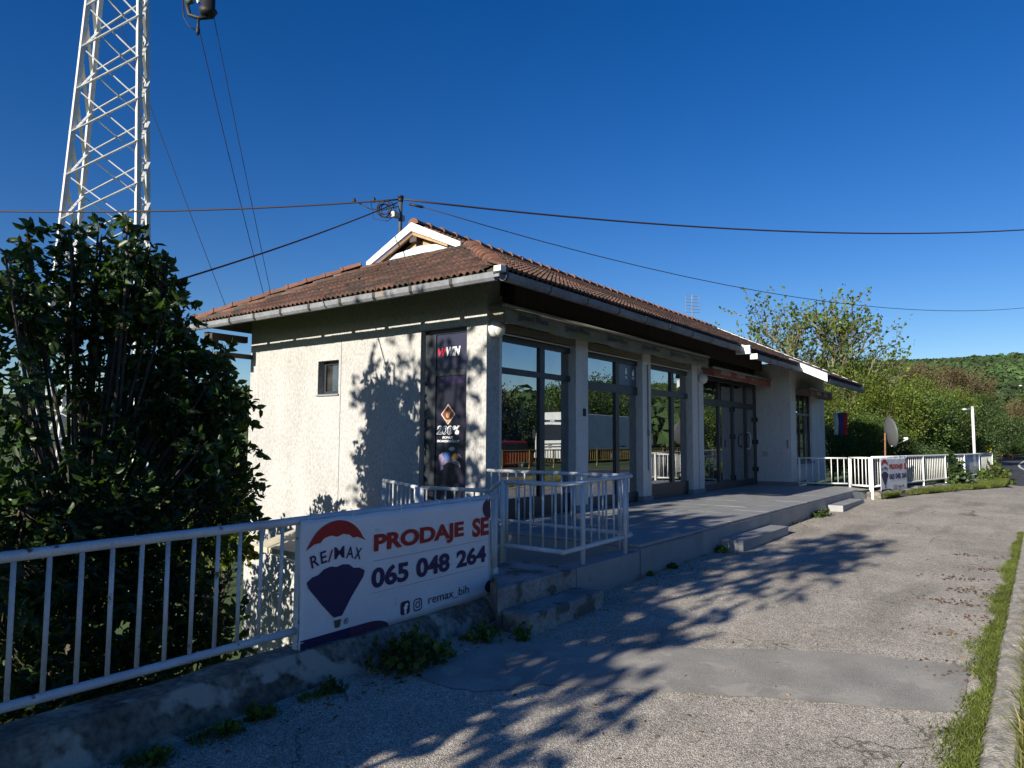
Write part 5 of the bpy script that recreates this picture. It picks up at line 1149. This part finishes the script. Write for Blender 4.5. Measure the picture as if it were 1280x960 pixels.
n = 22000; x = RNG.uniform(18.9, 31.2, n); yf = np.interp(x, [p[0] for p in FP], [p[1] for p in FP]); yl = np.interp(x, [18.5, 20.3, 22.8, 24.4, 26.6, 31.4], [3.3, 2.96, 2.24, 1.76, 1.0, 1.1]); y = yl+(yf-.2-yl)*RNG.random(n)**1.6; kk = (np.sin(x*2.3)+np.sin(x*5.1+1)+.6*np.sin(x*11)+np.where(x > 26, 1.5, 0)) > .1; x = x[kk]; y = y[kk]; n = len(x)
blades('grass', np.stack([x, y, np.full(n, -.17)], 1), .13, .006, GRASSM, .7)
n = 16000; x = RNG.uniform(4.2, 7.6, n); y = RNG.uniform(6.6, 13, n); blades('grass', np.stack([x, y, terrain(x, y)], 1), .28, .009, GRASSM, .5)
def weed(x, y, z, r, h, n, leaf, mat, lab, cat='weeds', grp='weeds along the low wall and steps'):
    t = thing('weed_clump', lab, cat, (x, y, z), group=grp); P = np.stack([RNG.normal(size=n)*r*.5, RNG.normal(size=n)*r*.4, np.abs(RNG.normal(size=n))*h*.35], 1)
    D = unit(P*np.array([1, 1, .3])+RNG.normal(size=P.shape)*.5+np.array([0, 0, .5])); lp, ld = sprigs(P*.6, D, 5, r*.5, .8, .2)
    link('leaves', leaf_mesh('leaves', lp, ld, leaf, mat, 'hex', .45), t)
    mb = MB()
    for i in range(0, n, 6): mb.tube([(0, 0, 0), tuple(P[i]*.6), tuple(P[i]*.6+D[i]*r*.5)], .0025, 3, caps=False)
    mb.ob('stems', BARKL, t)
WL = 'weed clump growing at the foot of the low wall or a step'
weed(3.75, 3.74, -.44, .30, .24, 150, .05, LEAFM, 'large leafy weed clump at the foot of the low wall under the banner', grp=None)
for x, y, r, h in ((4.55, 3.68, .16, .16), (4.75, 3.45, .12, .12), (2.55, 3.78, .10, .10), (2.35, 3.75, .08, .08), (1.9, 3.72, .09, .12), (3.1, 3.78, .10, .08), (4.05, 3.72, .14, .10), (1.6, 3.70, .08, .1), (9.75, 3.66, .12, .05), (8.2, 3.70, .07, .03), (6.35, 3.68, .07, .06), (7.6, 3.70, .05, .04), (15.2, 3.6, .2, .10), (14.9, 3.66, .14, .05)):
    where = {4.55: 'under the right end of the near banner', 4.75: 'at the near corner of the chipped step', 2.55: 'at the wall foot below the left post of the banner', 2.35: 'beside the one below the banner post, nearer the camera', 1.9: 'lowest down the wall foot but one', 2.1: 'tiny, third up the near wall foot', 3.1: 'at the wall foot below the balloon print', 4.05: 'right of the large weed clump under the banner',
             1.6: 'nearest the camera at the wall foot', 9.75: 'at the near end of the middle tiled step', 8.9: 'at the terrace foot just before the middle step', 8.2: 'at the terrace foot below the single painted stretch', 6.35: 'at the end of the chipped concrete step', 7.6: 'at the near corner of the terrace', 15.2: 'grassy, right before the far tiled step', 14.9: 'small, left of the tuft at the far step'}[x]
    weed(x, y, ground_z(x), r, h, max(14, int(r*260)), .035 if x < 8 else .05, LEAFM, 'weed clump '+where)
n = 5200; x = RNG.uniform(.5, 4.9, n); y = 3.86-np.abs(RNG.normal(size=n))*.07; k_ = np.sin(x*7)+np.sin(x*17+1) > .3
blades('grass', np.stack([x, y, gzv(x)], 1)[k_], .05, .003, GRASSM, .9)
n = 2600; x = RNG.uniform(1, 16, n); y = np.where(x < 4.8, 3.86, 3.73)-np.abs(RNG.normal(size=n))*.03; k_ = np.sin(x*5+2)+np.sin(x*13+1) > .5
blades('dry_grass', np.stack([x, y, gzv(x)], 1)[k_], .06, .002, GRASSD, 1.0)
n = 2600; x = RNG.uniform(5, 18.4, n); y = 3.735-np.abs(RNG.normal(size=n))*.02; k_ = np.sin(x*4.1)+np.sin(x*11+.4) > .75
blades('grass', np.stack([x, y, gzv(x)], 1)[k_], .04, .0025, GRASSM, .9)
for px, py, D, rp, mt_, lb in ((1187, 594, 22.0, 14, LEAFG, 'dark green climbing bush sprawling over the far white railing'), (1240, 598, 25.5, 17, LEAFY, 'bright yellow green bush at the road end of the far railing'), (1222, 600, 24.6, 10, LEAFM, 'small bush in front of the last posts of the far railing')):
    p = at(px, py, D); r_ = rp/880*D
    leafy_tree('bush', lb, 'bush', (p.x, p.y, -.2), [(p.x, p.y, p.z, r_), (p.x+.3, p.y-.1, p.z-r_*.4, r_*.8), (p.x-.4, p.y+.1, p.z-r_*.5, r_*.7)]+([(p.x-.2, p.y+.05, p.z+r_*1.0, r_*.6), (p.x+.2, p.y+.0, p.z+r_*.6, r_*.7)] if rp == 14 else []), 260, .11, 6, .22, mt_, BARK, .1, .2, .02, shape='quad')
# fallen leaves and grit on the pavement
n = 700; x = 1.5+RNG.random(n)**1.6*14; y = np.where(RNG.random(n) < .6, 3.62-np.abs(RNG.normal(size=n))*.16+np.where(x < 4.9, .15, 0), RNG.uniform(.5, 3.6, n)); P = np.stack([x, y, gzv(x)+.006], 1); D = RNG.normal(size=P.shape); D[:, 2] *= .1
link('leaf_litter', leaf_mesh('leaf_litter', P, D, .028, M('dry_leaf', (.16, .10, .05), .8, .2, 5, island=.4), 'quad', .35), kind='stuff')

# brown leaf litter lying in drifts near the kerb
P = []
for x0, y0, n_ in ((8.2, .75, 60), (8.9, .62, 70), (9.6, .8, 60), (10.4, .6, 60), (7.6, .6, 40), (6.9, .7, 30), (11.5, .9, 40), (5.9, .62, 40)):
    P.append(np.stack([x0+RNG.normal(size=n_)*.10, y0+RNG.normal(size=n_)*.15, np.full(n_, ground_z(x0)+.006)], 1))
P = np.concatenate(P); D = RNG.normal(size=P.shape); D[:, 2] *= .12
link('leaf_litter', leaf_mesh('leaf_litter', P, D, .03, M('dark_dry_leaf', (.07, .045, .03), .85, .2, 5, island=.4), 'quad', .4), kind='stuff')
